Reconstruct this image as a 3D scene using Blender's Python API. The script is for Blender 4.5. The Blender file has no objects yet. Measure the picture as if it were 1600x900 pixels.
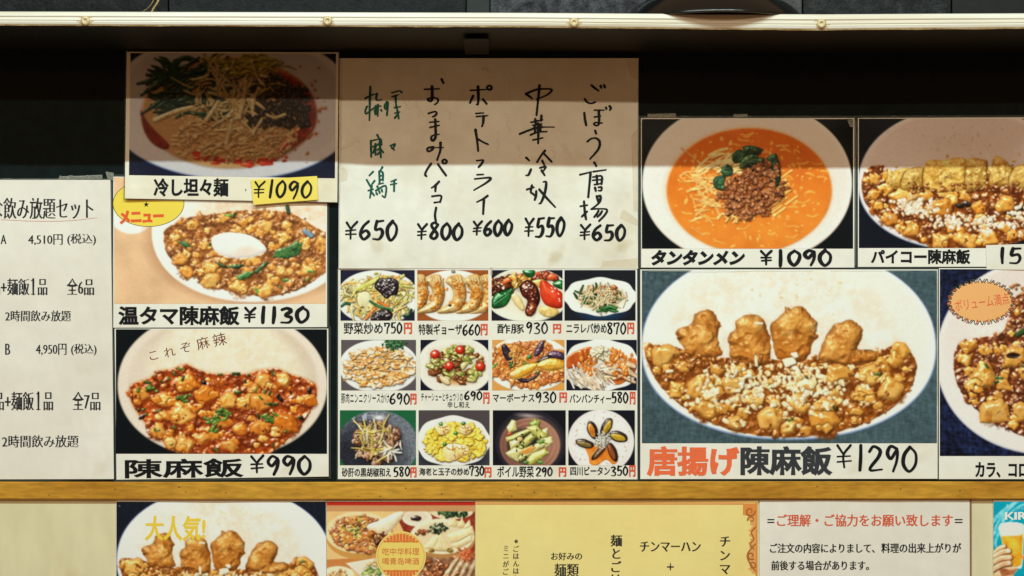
import bpy, math
import numpy as np
# ================================================================= camera, light, exposure
sc = bpy.context.scene
S, D, ZC = 0.0009, 2.2, 1.5          # metres per photo pixel on the wall, camera distance, height of the eye
cam_d = bpy.data.cameras.new("camera"); cam = bpy.data.objects.new("camera", cam_d)
sc.collection.objects.link(cam); sc.camera = cam
cam.location = (0, -D, ZC); cam.rotation_euler = (math.pi/2, 0, 0)
cam_d.sensor_width = 36; cam_d.lens = 36*D/(1600*S); cam_d.clip_start = .05; cam_d.clip_end = 100
wd = bpy.data.worlds.new("World"); sc.world = wd; wd.use_nodes = True
bg = wd.node_tree.nodes["Background"]; bg.inputs[0].default_value = (1., .56, .26, 1); bg.inputs[1].default_value = .23
SHD, SHZ = .207, ZC+.330             # depth of the shelf above the board, height of its lower front edge
def tube_lamp(name, depth, slope, power, col, length=3.2, h=.035):
    z = SHZ+slope*(depth-SHD)
    l = bpy.data.lights.new(name, 'AREA'); l.shape = 'RECTANGLE'; l.size = length; l.size_y = h; l.energy = power; l.color = col
    o = bpy.data.objects.new(name, l); sc.collection.objects.link(o); o.location = (0, -depth, z)
    a = math.atan2(z-(ZC-.1), depth); o.rotation_euler = (math.pi/2-a, 0, 0)
    return o
tube_lamp("ceiling_tube_lamp", 2.25, .79, 97, (.738, .98, .965))
tube_lamp("doorway_tube_lamp", 3.0, .345, 32, (1., .853, .604))
sc.view_settings.view_transform = 'Standard'; sc.view_settings.look = 'None'
sc.view_settings.exposure = 0; sc.view_settings.gamma = 1; sc.view_settings.use_curve_mapping = False
E = np.array([.88, .90, .82])        # light falling on the well lit part of the wall, used to turn seen colours into ink
def lin(c): c = np.asarray(c, float); return np.where(c <= .04045, c/12.92, ((c+.055)/1.055)**2.4)
def alb(r, g, b): return tuple(np.clip(lin(np.array([r, g, b])/255.)/E, .003, .88))
# ---------------------------------------------------------------- printed food photos: a small numpy painter
# every printed photograph is "photographed" here once: lumps, cubes, strands and leaves are laid into a
# height field, lit, and the result becomes the ink colour of the printed sheet (a colour attribute).
def rgb(*c): return np.array(c, float)/255.0
def vnoise(X, Y, sc, seed, rot=True):
    if rot: a = .4+seed*1.3; X, Y = X*math.cos(a)-Y*math.sin(a), X*math.sin(a)+Y*math.cos(a)
    r = np.random.default_rng(seed)
    gx, gy = X/sc, Y/sc
    x0, y0 = int(np.floor(gx.min())), int(np.floor(gy.min()))
    g = r.random((int(np.floor(gy.max()))-y0+2, int(np.floor(gx.max()))-x0+2))*2-1
    ix = np.floor(gx).astype(int); iy = np.floor(gy).astype(int)
    fx = gx-ix; fy = gy-iy; ix -= x0; iy -= y0
    fx = fx*fx*(3-2*fx); fy = fy*fy*(3-2*fy)
    a = g[iy, ix]*(1-fx)+g[iy, ix+1]*fx; b = g[iy+1, ix]*(1-fx)+g[iy+1, ix+1]*fx
    return a*(1-fy)+b*fy
def box(a, n):
    if n < 1: return a
    for ax in (0, 1):
        p = np.pad(a, [(n+1, n) if k == ax else (0, 0) for k in (0, 1)], mode='edge')
        c = np.cumsum(p, axis=ax); m = 2*n+1
        a = (c[m:]-c[:-m])/m if ax == 0 else (c[:, m:]-c[:, :-m])/m
    return a
def smooth(pts, n=5, closed=False):
    P = [np.array(p, float) for p in pts]
    if len(P) < 3 and not closed: return np.array(P)
    if closed: Q = [P[-1]]+P+[P[0], P[1]]
    else: Q = [2*P[0]-P[1]]+P+[2*P[-1]-P[-2]]
    out = []
    for i in range(1, len(Q)-2):
        a, b, c, d = Q[i-1:i+3]
        for t in np.arange(n)/n:
            out.append(.5*((2*b)+(c-a)*t+(2*a-5*b+4*c-d)*t*t+(3*b-a-3*c+d)*t**3))
    if not closed: out.append(P[-1])
    return np.array(out)
class Cv:
    def __init__(s, x0, y0, x1, y1, bg, seed=1, ss=2.0, sc=1.0):
        s.x0, s.y0, s.x1, s.y1, s.ss, s.sc = x0, y0, x1, y1, ss, sc
        h, w = int(round((y1-y0)*ss)), int(round((x1-x0)*ss))
        s.Y, s.X = np.mgrid[0:h, 0:w]
        s.X = x0+(s.X+.5)/ss; s.Y = y0+(s.Y+.5)/ss
        s.C = np.zeros((h, w, 3))+bg; s.H = np.zeros((h, w)); s.G = np.zeros((h, w))
        s.r = np.random.default_rng(seed)
        q = sc
        s.N1 = vnoise(s.X, s.Y, 1.3*q, seed+11); s.N2 = vnoise(s.X, s.Y, 2.7*q, seed+12)
        s.N5 = vnoise(s.X, s.Y, 6*q, seed+13); s.N15 = vnoise(s.X, s.Y, 17*q, seed+14); s.N40 = vnoise(s.X, s.Y, 45*q, seed+15)
    def win(s, a, b, c, d):
        h, w = s.H.shape
        i0 = max(0, int((a-s.x0)*s.ss)); i1 = min(w, int((c-s.x0)*s.ss)+1)
        j0 = max(0, int((b-s.y0)*s.ss)); j1 = min(h, int((d-s.y0)*s.ss)+1)
        if i1 <= i0 or j1 <= j0: return None
        return (slice(j0, j1), slice(i0, i1))
    def hat(s, x, y):
        h, w = s.H.shape
        i = min(w-1, max(0, int((x-s.x0)*s.ss))); j = min(h-1, max(0, int((y-s.y0)*s.ss)))
        return s.H[j, i]
    def put(s, sl, m, nh, col, gl):
        m3 = m[..., None]
        s.C[sl] = s.C[sl]*(1-m3)+col*m3
        if nh is not None: s.H[sl] = s.H[sl]*(1-m)+nh*m
        s.G[sl] = s.G[sl]*(1-m)+gl*m
    def tint(s, sl, col, col2, tex, jit=.06):
        t = np.clip(.5+tex*(.55*s.N5[sl]+.45*s.N2[sl]), 0, 1)[..., None]
        c = col if col2 is None else col*(1-t)+col2*t
        return np.clip(c*(1+s.r.uniform(-jit, jit)), 0, 1)
    def ell(s, cx, cy, rx, ry, col, soft=.01, ang=0, p=2, ry2=None, col2=None, g=None, h=None, gl=0, amt=1):
        X = s.X-cx; Y = s.Y-cy
        if ang: X, Y = X*math.cos(ang)+Y*math.sin(ang), -X*math.sin(ang)+Y*math.cos(ang)
        v = Y/ry if ry2 is None else np.where(Y < 0, Y/ry, Y/ry2)
        d = (np.abs(X/rx)**p+np.abs(v)**p)**(1/p)
        m = np.clip((1-d)/soft, 0, 1)*amt
        c = np.zeros_like(s.C)+col
        if col2 is not None:
            t = np.clip(g(X/rx, v, d), 0, 1)[..., None]; c = c*(1-t)+col2*t
        m3 = m[..., None]; s.C = s.C*(1-m3)+c*m3
        if h is not None: s.H = s.H*(1-m)+h*m
        s.G = s.G*(1-m)+gl*m
        return m
    def mask(s, m, col, col2=None, tex=1., h=None, gl=0.):
        t = np.clip(.5+tex*(.4*s.N5+.3*s.N15+.3*s.N2), 0, 1)[..., None]
        c = col if col2 is None else col*(1-t)+col2*t
        s.C = s.C*(1-m[..., None])+c*m[..., None]
        if h is not None: s.H = s.H*(1-m)+h*m
        s.G = s.G*(1-m)+gl*m
    def inside(s, pts):
        m = np.zeros(s.X.shape, bool); n = len(pts)
        for i in range(n):
            (xa, ya), (xb, yb) = pts[i], pts[(i+1) % n]
            if ya == yb: continue
            m ^= ((s.Y > min(ya, yb)) & (s.Y <= max(ya, yb)) & (s.X < (xb-xa)*(s.Y-ya)/(yb-ya)+xa))
        return m
    def poly(s, pts, col, col2=None, h=1., gl=.1, lift=1., tex=1., dome=0., grain=0., sm=0, soft=0, jit=.05):
        if sm: pts = smooth(pts, sm, True)
        pts = np.array(pts, float)
        sl = s.win(pts[:, 0].min()-2, pts[:, 1].min()-2, pts[:, 0].max()+2, pts[:, 1].max()+2)
        if sl is None: return
        X, Y = s.X[sl], s.Y[sl]; m = np.zeros(X.shape, bool); d = np.full(X.shape, 99.)
        for i in range(len(pts)):
            (xa, ya), (xb, yb) = pts[i], pts[(i+1) % len(pts)]
            if ya != yb: m ^= ((Y > min(ya, yb)) & (Y <= max(ya, yb)) & (X < (xb-xa)*(Y-ya)/(yb-ya)+xa))
            dx, dy = xb-xa, yb-ya; L = dx*dx+dy*dy+1e-9
            t = np.clip(((X-xa)*dx+(Y-ya)*dy)/L, 0, 1)
            d = np.minimum(d, np.hypot(X-xa-t*dx, Y-ya-t*dy))
        sd = np.where(m, d, -d)
        mm = np.clip(sd/(soft or .7)+.5, 0, 1)
        base = lift*s.hat(pts[:, 0].mean(), pts[:, 1].mean())
        nh = base+h*(1-np.exp(-np.maximum(sd, 0)/(dome or .6)))+grain*s.N2[sl]
        s.put(sl, mm, nh, s.tint(sl, col, col2, tex, jit), gl)
    def blob(s, cx, cy, rx, ry=None, ang=0., h=4., col=None, col2=None, p=2., rough=.12, tex=1., gl=.3, lift=.7, dome=.6, soft=.12, grain=0., jit=.06):
        ry = rx if ry is None else ry
        R = max(rx, ry)*1.3+2
        sl = s.win(cx-R, cy-R, cx+R, cy+R)
        if sl is None: return
        X, Y = s.X[sl]-cx, s.Y[sl]-cy; c, q = math.cos(ang), math.sin(ang)
        u, v = (X*c+Y*q)/rx, (-X*q+Y*c)/ry
        d = (np.abs(u)**p+np.abs(v)**p)**(1/p)+rough*s.N5[sl]+.6*rough*s.N2[sl]
        m = np.clip((1-d)/soft, 0, 1)
        nh = lift*s.hat(cx, cy)+h*np.clip(1-d*d, 0, 1)**dome+grain*(s.N2[sl]+.5*s.N1[sl])
        s.put(sl, m, nh, s.tint(sl, col, col2, tex, jit), gl)
    def cube(s, cx, cy, r, h, col, col2=None, gl=.3, sq=.8, slope=1.3, lift=.6, tex=1., side=None):
        R = r*1.4+2; sl = s.win(cx-R, cy-R, cx+R, cy+R)
        if sl is None: return
        X, Y = s.X[sl]-cx, (s.Y[sl]-cy)/sq
        n = int(s.r.integers(4, 7)); a0 = s.r.uniform(0, 6.28); e = np.full(X.shape, 99.)
        for i in range(n):
            a = a0+6.283*i/n+s.r.uniform(-.3, .3)
            f = r*s.r.uniform(.62, .98)-(X*math.cos(a)+Y*math.sin(a))
            k = .22*r; hh = np.clip(.5+.5*(f-e)/k, 0, 1); e = f*(1-hh)+e*hh-k*hh*(1-hh)
        e = e+.16*r*s.N15[sl]+1.1*s.N5[sl]+.5*s.N2[sl]
        tx, ty = s.r.uniform(-.25, .25), s.r.uniform(-.35, .1)
        top = h+X*tx+Y*ty+.9*s.N5[sl]+.35*s.N2[sl]
        b = e*slope; k = .16*r; q = np.clip(.5+.5*(b-top)/k, 0, 1); nh = top*q+b*(1-q)-k*q*(1-q)
        m = np.clip(e/.9, 0, 1)
        c = s.tint(sl, col, col2, tex)
        if side is not None:
            w = np.clip(1-e/(.35*r), 0, 1)[..., None]*.6; c = c*(1-w)+side*w
        s.put(sl, m, lift*s.hat(cx, cy)+np.maximum(nh, 0), c, gl)
    def strand(s, pts, w, h, col, col2=None, gl=.3, base=None, lift=.8, taper=0., sm=4, tex=1., jit=.07):
        P = smooth(pts, sm) if sm else np.array(pts, float)
        sl = s.win(P[:, 0].min()-w-1, P[:, 1].min()-w-1, P[:, 0].max()+w+1, P[:, 1].max()+w+1)
        if sl is None: return
        X, Y = s.X[sl], s.Y[sl]; d = np.full(X.shape, 99.); n = len(P)-1
        for i in range(n):
            (xa, ya), (xb, yb) = P[i], P[i+1]; dx, dy = xb-xa, yb-ya
            t = np.clip(((X-xa)*dx+(Y-ya)*dy)/(dx*dx+dy*dy+1e-9), 0, 1)
            ww = 1-taper*abs(2*(i+.5)/n-1)
            d = np.minimum(d, np.hypot(X-xa-t*dx, Y-ya-t*dy)/ww)
        m = np.clip((w-d)/.7+.5, 0, 1)
        b = lift*s.hat(*P[len(P)//2]) if base is None else base
        nh = b+h*np.sqrt(np.clip(1-(d/(w+.3))**2, 0, 1))
        s.put(sl, m, nh, s.tint(sl, col, col2, tex, jit), gl)
    def pick(s, test, x0, y0, x1, y1, n, sort=True):
        out = []; k = 0
        while len(out) < n and k < n*60:
            k += 1; x, y = s.r.uniform(x0, x1), s.r.uniform(y0, y1)
            if test(x, y): out.append((x, y))
        return sorted(out, key=lambda t: t[1]) if sort else out
    def finish(s, step, L=(-.34, -.5, .8), amb=.5, ao=.035, spec=1.25, shin=26, hs=.64, grain=.025, blur=2, ctr=.28):
        ss = s.ss; H = s.H*hs
        H = .3*H+.35*box(H, 1)+.35*box(box(H, 2), 1)
        gy, gx = np.gradient(H, 1/ss)
        nz = 1/np.sqrt(1+gx*gx+gy*gy); nx, ny = -gx*nz, -gy*nz
        L = np.array(L)/np.linalg.norm(L)
        dif = (nx*L[0]+ny*L[1]+nz*L[2])/L[2]
        sh = np.zeros_like(H)
        for k in (1, 2, 3, 5, 7, 10):
            dx, dy = int(round(L[0]/L[2]*k*ss)), int(round(L[1]/L[2]*k*ss))
            Hs = np.roll(np.roll(H, -dy, 0), -dx, 1)
            if dy < 0: Hs[:-dy] = 0
            if dx < 0: Hs[:, :-dx] = 0
            sh = np.maximum(sh, np.clip((Hs-H-k*.8)/2.5, 0, 1))
        occ = np.clip(1-ao*(box(box(H, int(5*ss)), int(3*ss))-H), .62, 1.12)
        shade = (amb+(1-amb)*np.clip(dif, 0, 1.55)*(1-.22*sh))*occ
        f = np.clip(shade, .2, 1.7)[..., None]
        C = np.clip(s.C, .004, 1)
        C = np.where(f < 1, C**(1+.35*(1-f))*f, 1-(1-C)*(1-.62*(f-1)))
        hv = L+np.array([0, -.15, 1]); hv /= np.linalg.norm(hv)
        sp = np.clip(nx*hv[0]+ny*hv[1]+nz*hv[2], 0, 1)**shin
        flat = float(hv[2]**shin)
        sp = np.clip(sp-flat*.9, 0, 1)*s.G*spec*(1-sh)*(.45+.55*np.clip(s.N1+s.N2+.3, 0, 1))
        C = C+sp[..., None]*np.array([1., .97, .9])
        C = np.clip(C, 0, 1); C = C*(1-ctr)+ctr*C*C*(3-2*C)
        C = C*(1+grain*(s.N1+.5*s.N2)[..., None])
        if blur: C = np.stack([.4*C[..., k]+.6*box(C[..., k], blur) for k in range(3)], -1)
        # resample to the sheet's grid (area average)
        nw, nh = max(2, int(round((s.x1-s.x0)/step))), max(2, int(round((s.y1-s.y0)/step)))
        h, w = s.H.shape
        I = np.zeros((h+1, w+1, 3)); I[1:, 1:] = C.cumsum(0).cumsum(1)
        yy = np.linspace(0, h, nh+1); xx = np.linspace(0, w, nw+1)
        def at(y, x):
            y0 = np.clip(np.floor(y).astype(int), 0, h-1); x0 = np.clip(np.floor(x).astype(int), 0, w-1)
            fy = (y-y0)[:, None, None]; fx = (x-x0)[None, :, None]
            a = I[y0][:, x0]; b = I[y0][:, x0+1]; c = I[y0+1][:, x0]; d = I[y0+1][:, x0+1]
            return (a*(1-fx)+b*fx)*(1-fy)+(c*(1-fx)+d*fx)*fy
        q = at(yy, xx)
        A = (q[1:, 1:]-q[:-1, 1:]-q[1:, :-1]+q[:-1, :-1])/((h/nh)*(w/nw))
        return np.clip(A, 0, 1)
U = lambda s, a, b: s.r.uniform(a, b)
TOFU, TOFU2, SAUCE, SAUCE2, MINCE, MINCE2 = rgb(222, 160, 74), rgb(206, 126, 44), rgb(148, 74, 26), rgb(96, 42, 16), rgb(122, 62, 30), rgb(76, 36, 20)
def bowl(cv, cx, cy, rx, ry, ry2=None, rim=rgb(232, 228, 218), inn=rgb(214, 206, 192), edge=rgb(150, 160, 185), k=.93, p=2.1):
    ry2 = ry2 or ry
    cv.ell(cx, cy, rx, ry, edge, .012, p=p, ry2=ry2)
    cv.ell(cx, cy-.5, rx*.992, ry*.992, rim, .012, p=p, ry2=ry2*.985)
    cv.ell(cx, cy-ry*.02, rx*k, ry*k, inn, .05, p=p, ry2=ry2*k*.97, col2=rim, g=lambda u, v, d: .55+.55*v-.25*u)
def rice(cv, test_poly, col=rgb(226, 214, 186), col2=rgb(206, 188, 150), n=260, box_=None, a=1.):
    m = cv.inside(test_poly).astype(float)
    for k in range(3): m = box(m, int(7*cv.ss))
    cv.mask(m*a, col, col2, 1.2, h=cv.H+m*(.5+.26*cv.N5+.14*cv.N2))
def mapo(cv, poly, tofu=40, mince=260, tr=(9, 16), green=25, white=0, pal=None, gl=.6, wbox=None, gcol=rgb(70, 110, 44), h=5., gs=1., edge=None, fixed=()):
    P = pal or (TOFU, TOFU2, SAUCE, SAUCE2, MINCE, MINCE2)
    q = cv.sc
    m = cv.inside(poly)
    e = cv.N5*2.6*q+cv.N2*1.2*q
    f = box(m.astype(float), max(1, int(2.2*q*cv.ss)))
    mm = np.clip((f-.5)*4+.5+.7*cv.N5+.4*cv.N2, 0, 1)*np.clip(f*8, 0, 1)
    if edge is not None: cv.mask(np.clip(box(m.astype(float), int(4*q*cv.ss))*1.3, 0, 1)*.75, edge)
    cv.mask(mm, P[2], P[3], 2., h=1.5+1.6*cv.N5+.25*cv.N2+1.2*cv.N15, gl=gl)
    ok = m
    def test(x, y):
        i, j = int((x-cv.x0)*cv.ss), int((y-cv.y0)*cv.ss)
        return 0 <= i < ok.shape[1] and 0 <= j < ok.shape[0] and ok[j, i]
    a = np.array(poly); bb = (a[:, 0].min(), a[:, 1].min(), a[:, 0].max(), a[:, 1].max())
    for x, y in cv.pick(test, *bb, mince//4): cv.blob(x, y, q*U(cv, 1.5, 3.4), q*U(cv, 1.3, 2.6), U(cv, 0, 3), q*U(cv, .8, 1.8), P[4]*.5+P[2]*.5, P[4], gl=gl, rough=.25, soft=.4)
    tin = lambda x, y: test(x, y) and all(test(x+a*tr[1]*.55, y+b*tr[1]*.5) for a, b in ((1, 0), (-1, 0), (0, 1), (0, -1)))
    for x, y in cv.pick(test, *bb, int(mince*.35)): cv.blob(x, y, q*U(cv, 4, 9), q*U(cv, 3, 6), U(cv, 0, 3), q*U(cv, 1.5, 3), P[2]*U(cv, .75, 1.25), P[3] if U(cv, 0, 1) < .5 else P[1], gl=gl, rough=.3, soft=.5, tex=1.4)
    items = [(y, x, 't') for x, y in cv.pick(tin, *bb, tofu)]+[(y, x, 'm') for x, y in cv.pick(test, *bb, mince//2)]+[(f[1], f[0], f) for f in fixed]
    for y, x, k in sorted(items, key=lambda t: (t[0], t[1])):
        if isinstance(k, tuple):
            w = k[3] if len(k) > 3 else U(cv, 0, .7); w = min(1, w+.12); c = rgb(238, 194, 116)*(1-w)+P[1]*w
            cv.blob(x, y+k[2]*.25, k[2]*1.15, k[2]*.95, 0, 1.5, P[3], P[2], gl=gl, rough=.25, soft=.5)
            cv.cube(x, y, k[2]*1.12, h*k[2]/12, c, c*.8+P[1]*.2, gl*.7, side=P[1], sq=.82)
            for _ in range(2): cv.blob(x+U(cv, -1, 1)*k[2]*.8, y+U(cv, -1, 1)*k[2]*.6, k[2]*U(cv, .25, .5), k[2]*U(cv, .15, .35), U(cv, 0, 3), .3, P[1], P[2]*.5+P[1]*.5, gl=gl, lift=1, rough=.45, soft=.9)
            continue
        if k == 't':
            r = U(cv, *tr); t = U(cv, -.25, 1); c = P[0]*(1-max(t, 0)*.75)+P[1]*max(t, 0)*.75 if t > 0 else P[0]*.55+rgb(246, 214, 146)*.45
            cv.cube(x, y, r, h*r/13, c, c*.86+P[1]*.14, gl*.8, side=P[1])
            for _ in range(int(U(cv, 0, 2.5))):
                cv.blob(x+U(cv, -r, r)*.7, y+U(cv, -r, r)*.6, r*U(cv, .25, .5), r*U(cv, .2, .4), U(cv, 0, 3), .4*q, P[1], P[2]*.5+P[1]*.5, gl=gl, lift=1, rough=.4, soft=.8)
        else:
            for _ in range(int(U(cv, 0, 4))):
                cv.blob(x+U(cv, -4, 4)*q, y+U(cv, -3, 3)*q, q*U(cv, 1.4, 2.8), q*U(cv, 1.2, 2.3), U(cv, 0, 3), q*U(cv, .9, 1.9), P[4] if U(cv, 0, 1) < .5 else P[2], P[5] if U(cv, 0, 1) < .35 else P[4], gl=gl*.9, rough=.25, soft=.35)
    for x, y in cv.pick(test, *bb, green):
        a = U(cv, 0, 3.14); l, w = q*gs*U(cv, 3, 7), q*gs*U(cv, 1.8, 3.2); c, s_ = math.cos(a), math.sin(a)*.7
        k = U(cv, .55, 1.25)
        cv.poly([(x-l*c+w*s_, y-l*s_-w*c*.8), (x+l*c+w*s_, y+l*s_-w*c*.8), (x+l*c-w*s_, y+l*s_+w*c*.8), (x-l*c-w*s_, y-l*s_+w*c*.8)], np.clip(gcol*k, 0, 1), np.clip(gcol*k*1.35, 0, 1), 1.6*q, gl*.5)
    if white:
        wx0, wy0, wx1, wy1 = wbox or bb
        cx, cy = (wx0+wx1)/2, (wy0+wy1)/2
        for _ in range(white):
            x, y = cx+cv.r.normal()*.25*(wx1-wx0), cy+cv.r.normal()*.25*(wy1-wy0)
            if not test(x, y): continue
            a = U(cv, 0, 3.14); l, w = q*U(cv, 1.5, 5), q*U(cv, 1.2, 2.6); c, s_ = math.cos(a), math.sin(a)
            cv.poly([(x-l*c+w*s_, y-l*s_-w*c), (x+l*c+w*s_, y+l*s_-w*c), (x+l*c-w*s_, y+l*s_+w*c), (x-l*c-w*s_, y-l*s_+w*c)], rgb(242, 232, 205), rgb(222, 196, 146), 1.6*q, .15, jit=.08)
    return test
def karaage(cv, pts, seed=0):
    """a piece of fried chicken inside a traced outline"""
    c1, c2, c3, dk = rgb(210, 152, 76), rgb(176, 112, 44), rgb(230, 188, 120), rgb(124, 72, 26)
    P = smooth(pts, 3, True)
    sl = cv.win(P[:, 0].min()-6, P[:, 1].min()-6, P[:, 0].max()+6, P[:, 1].max()+6)
    if sl is None: return
    X, Y = cv.X[sl], cv.Y[sl]; q = 1.
    D_ = vnoise(X, Y, 3.4, 90+seed); E_ = vnoise(X, Y, 7, 91+seed); X = X+.9*D_+1.2*E_; Y = Y+.9*E_-.8*D_
    m = np.zeros(X.shape, bool); d = np.full(X.shape, 99.); n = len(P)
    for k in range(n):
        (xa, ya), (xb, yb) = P[k], P[(k+1) % n]
        if ya != yb: m ^= ((Y > min(ya, yb)) & (Y <= max(ya, yb)) & (X < (xb-xa)*(Y-ya)/(yb-ya)+xa))
        dx, dy = xb-xa, yb-ya; t = np.clip(((X-xa)*dx+(Y-ya)*dy)/(dx*dx+dy*dy+1e-9), 0, 1); d = np.minimum(d, np.hypot(X-xa-t*dx, Y-ya-t*dy))
    sd = np.where(m, d, -d); cx, cy = P.mean(0)
    A = vnoise(X, Y, 20, 3+seed); B = vnoise(X, Y, 10, 5+seed); F_ = vnoise(X, Y, 5, 7+seed); G_ = vnoise(X, Y, 2.2, 9+seed)
    mm = np.clip(sd/1.2+.5, 0, 1)
    nh = .3*cv.hat(cx, cy)+15*(1-np.exp(-np.maximum(sd, 0)/8.))+4.5*A+2.6*B-1.6*np.abs(B)*2+.8*F_+.25*G_
    t = np.clip(.5+.7*A+.35*B+.18*F_, 0, 1)[..., None]; col = c2*(1-t)+c1*t
    w = np.clip(.9*A-.5*B+.25*F_-.12, 0, 1)[..., None]*.9; col = col*(1-w)+c3*w
    k = np.clip(1-sd/7.+.6*B+.4*F_, 0, 1)[..., None]*.5; col = col*(1-k)+dk*k
    g = np.clip((Y-cy)/30.+.4*A, 0, 1)[..., None]*.45; col = col*(1-g)+rgb(196, 116, 40)*g
    cv.put(sl, mm, nh, col*(1+.05*G_[..., None]), .24)
STEP = 1.15
NAVY, BLK, TEAL = rgb(22, 30, 44), rgb(20, 25, 28), rgb(72, 90, 94)
def cloth(cv, amt=.25):
    n = vnoise(cv.X*.35, cv.Y, 2.2, 5, False)+vnoise(cv.X, cv.Y*.3, 2.6, 6, False)+.6*cv.N40
    cv.C = np.clip(cv.C*(1+amt*n[..., None]), 0, 1)
def dish_cold_noodles():
    cv = Cv(199, 81, 527, 279, rgb(24, 32, 58), 3)
    bowl(cv, 362, 170, 200, 124, 114, rgb(232, 226, 222), rgb(206, 196, 192))
    m = cv.ell(356, 176, 141, 92, rgb(176, 128, 74), .05, col2=rgb(196, 150, 96), g=lambda u, v, d: .5+.5*v, h=1.5, gl=.5)
    m = m*np.clip(.5+cv.N15+.3, 0, 1)
    oil = [(432, 108), (465, 122), (490, 150), (496, 185), (484, 212), (458, 232), (436, 240), (452, 214), (474, 190), (470, 160), (450, 134)]
    cv.poly(oil, rgb(166, 58, 26), rgb(124, 36, 16), 2, .8, sm=5, soft=7, tex=2)
    for i in range(70): cv.blob(472+cv.r.normal()*16, 175+cv.r.normal()*34, U(cv, 2, 6), U(cv, 1.5, 4), U(cv, 0, 3), .6, rgb(176, 110, 60), rgb(150, 60, 26), gl=.6, rough=.4, soft=.8, lift=1)
    cv.poly([(217, 172), (226, 190), (240, 206), (262, 228), (256, 236), (236, 226), (222, 204)], rgb(150, 46, 20), rgb(110, 28, 12), 2, .9, sm=5, soft=4)
    # sesame beige noodles and mince at the bottom
    for x, y in cv.pick(lambda x, y: ((x-370)/96)**2+((y-216)/40)**2 < 1, 270, 170, 470, 258, 330):
        cv.blob(x, y, U(cv, 2, 5), U(cv, 1.8, 3.6), U(cv, 0, 3), 2.6, rgb(198, 160, 104), rgb(150, 106, 58), gl=.4, rough=.25)
    for i in range(60):
        x, y = U(cv, 265, 420), U(cv, 190, 250); a = U(cv, -.6, .6); l = U(cv, 14, 30)
        cv.strand([(x, y), (x+l*.5, y+l*.5*a-3), (x+l, y+l*a)], 1.8, 2, rgb(206, 166, 112), rgb(164, 120, 68), .4)
    # red oil drops at the front
    for i in range(38):
        x = U(cv, 300, 452); y = 256-((x-375)/90)**2*16+U(cv, -6, 6)
        cv.blob(x, y, U(cv, 2, 8), U(cv, 1.5, 4), 0, 1, rgb(206, 62, 26), rgb(160, 36, 12), gl=.8, rough=.3)
    # dark roasted seaweed / mince
    for x, y in cv.pick(lambda x, y: y > 118+.5*abs(x-425) - 6 and y < 197, 386, 114, 484, 198, 520):
        cv.blob(x, y, U(cv, 2.5, 6), U(cv, 2, 4), U(cv, 0, 3), 3.5, rgb(66, 46, 30), rgb(30, 26, 20), gl=.35, rough=.3, lift=.85)
    # greens
    for i in range(120):
        x = U(cv, 232, 366); y = U(cv, 92, 182)
        if ((x-300)/72)**2+((y-140)/50)**2 > 1: continue
        a = U(cv, -.9, .35); l = U(cv, 22, 54); k = U(cv, .55, 1.25)
        cv.strand([(x-l*.5, y-l*.5*a), (x, y+U(cv, -6, 6)), (x+l*.5, y+l*.5*a)], U(cv, 2, 4.6), 3.5, rgb(44, 76, 44)*k, rgb(24, 50, 34)*k, .45, taper=.6)
    for i in range(22):
        x = U(cv, 232, 262); y = U(cv, 86, 120); cv.strand([(x, y), (x+12, y+6), (x+18, y+22)], 3, 3, rgb(52, 86, 48), rgb(26, 52, 30), .4, taper=.7)
    # celery yellow shreds on top, bean sprouts
    for i in range(70):
        x, y = 385+cv.r.normal()*28, 104+cv.r.normal()*13; a = U(cv, -.8, .5); l = U(cv, 14, 34)
        cv.strand([(x-l/2, y-l*a/2), (x, y-3), (x+l/2, y+l*a/2)], U(cv, 1.4, 3), 3, rgb(192, 172, 66), rgb(140, 128, 40), .4, taper=.5)
    for i in range(64):
        x, y = 355+cv.r.normal()*26, 158+cv.r.normal()*26; a = U(cv, 0, 3.14); l = U(cv, 22, 46)
        c, q = math.cos(a)*l/2, math.sin(a)*l/2
        cv.strand([(x-c, y-q), (x+U(cv, -6, 6), y+U(cv, -6, 6)), (x+c, y+q)], U(cv, 1.6, 3.2), 3.4, rgb(216, 192, 142), rgb(178, 146, 88), .5, taper=.3)
    for p in ([(384, 128), (380, 160), (374, 184)], [(240, 189), (270, 176), (300, 168)], [(362, 190), (358, 210), (354, 226)], [(340, 160), (330, 176), (322, 188)]):
        cv.strand(p, 4, 4.5, rgb(220, 196, 146), rgb(184, 150, 94), .5)
    for i in range(90):
        cv.blob(320+cv.r.normal()*26, 188+cv.r.normal()*9, 1.5, 1.1, 0, 1.5, rgb(226, 196, 130), rgb(190, 150, 80), gl=.8, lift=1)
    return cv.finish(STEP, blur=3)*.76+.012
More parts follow.
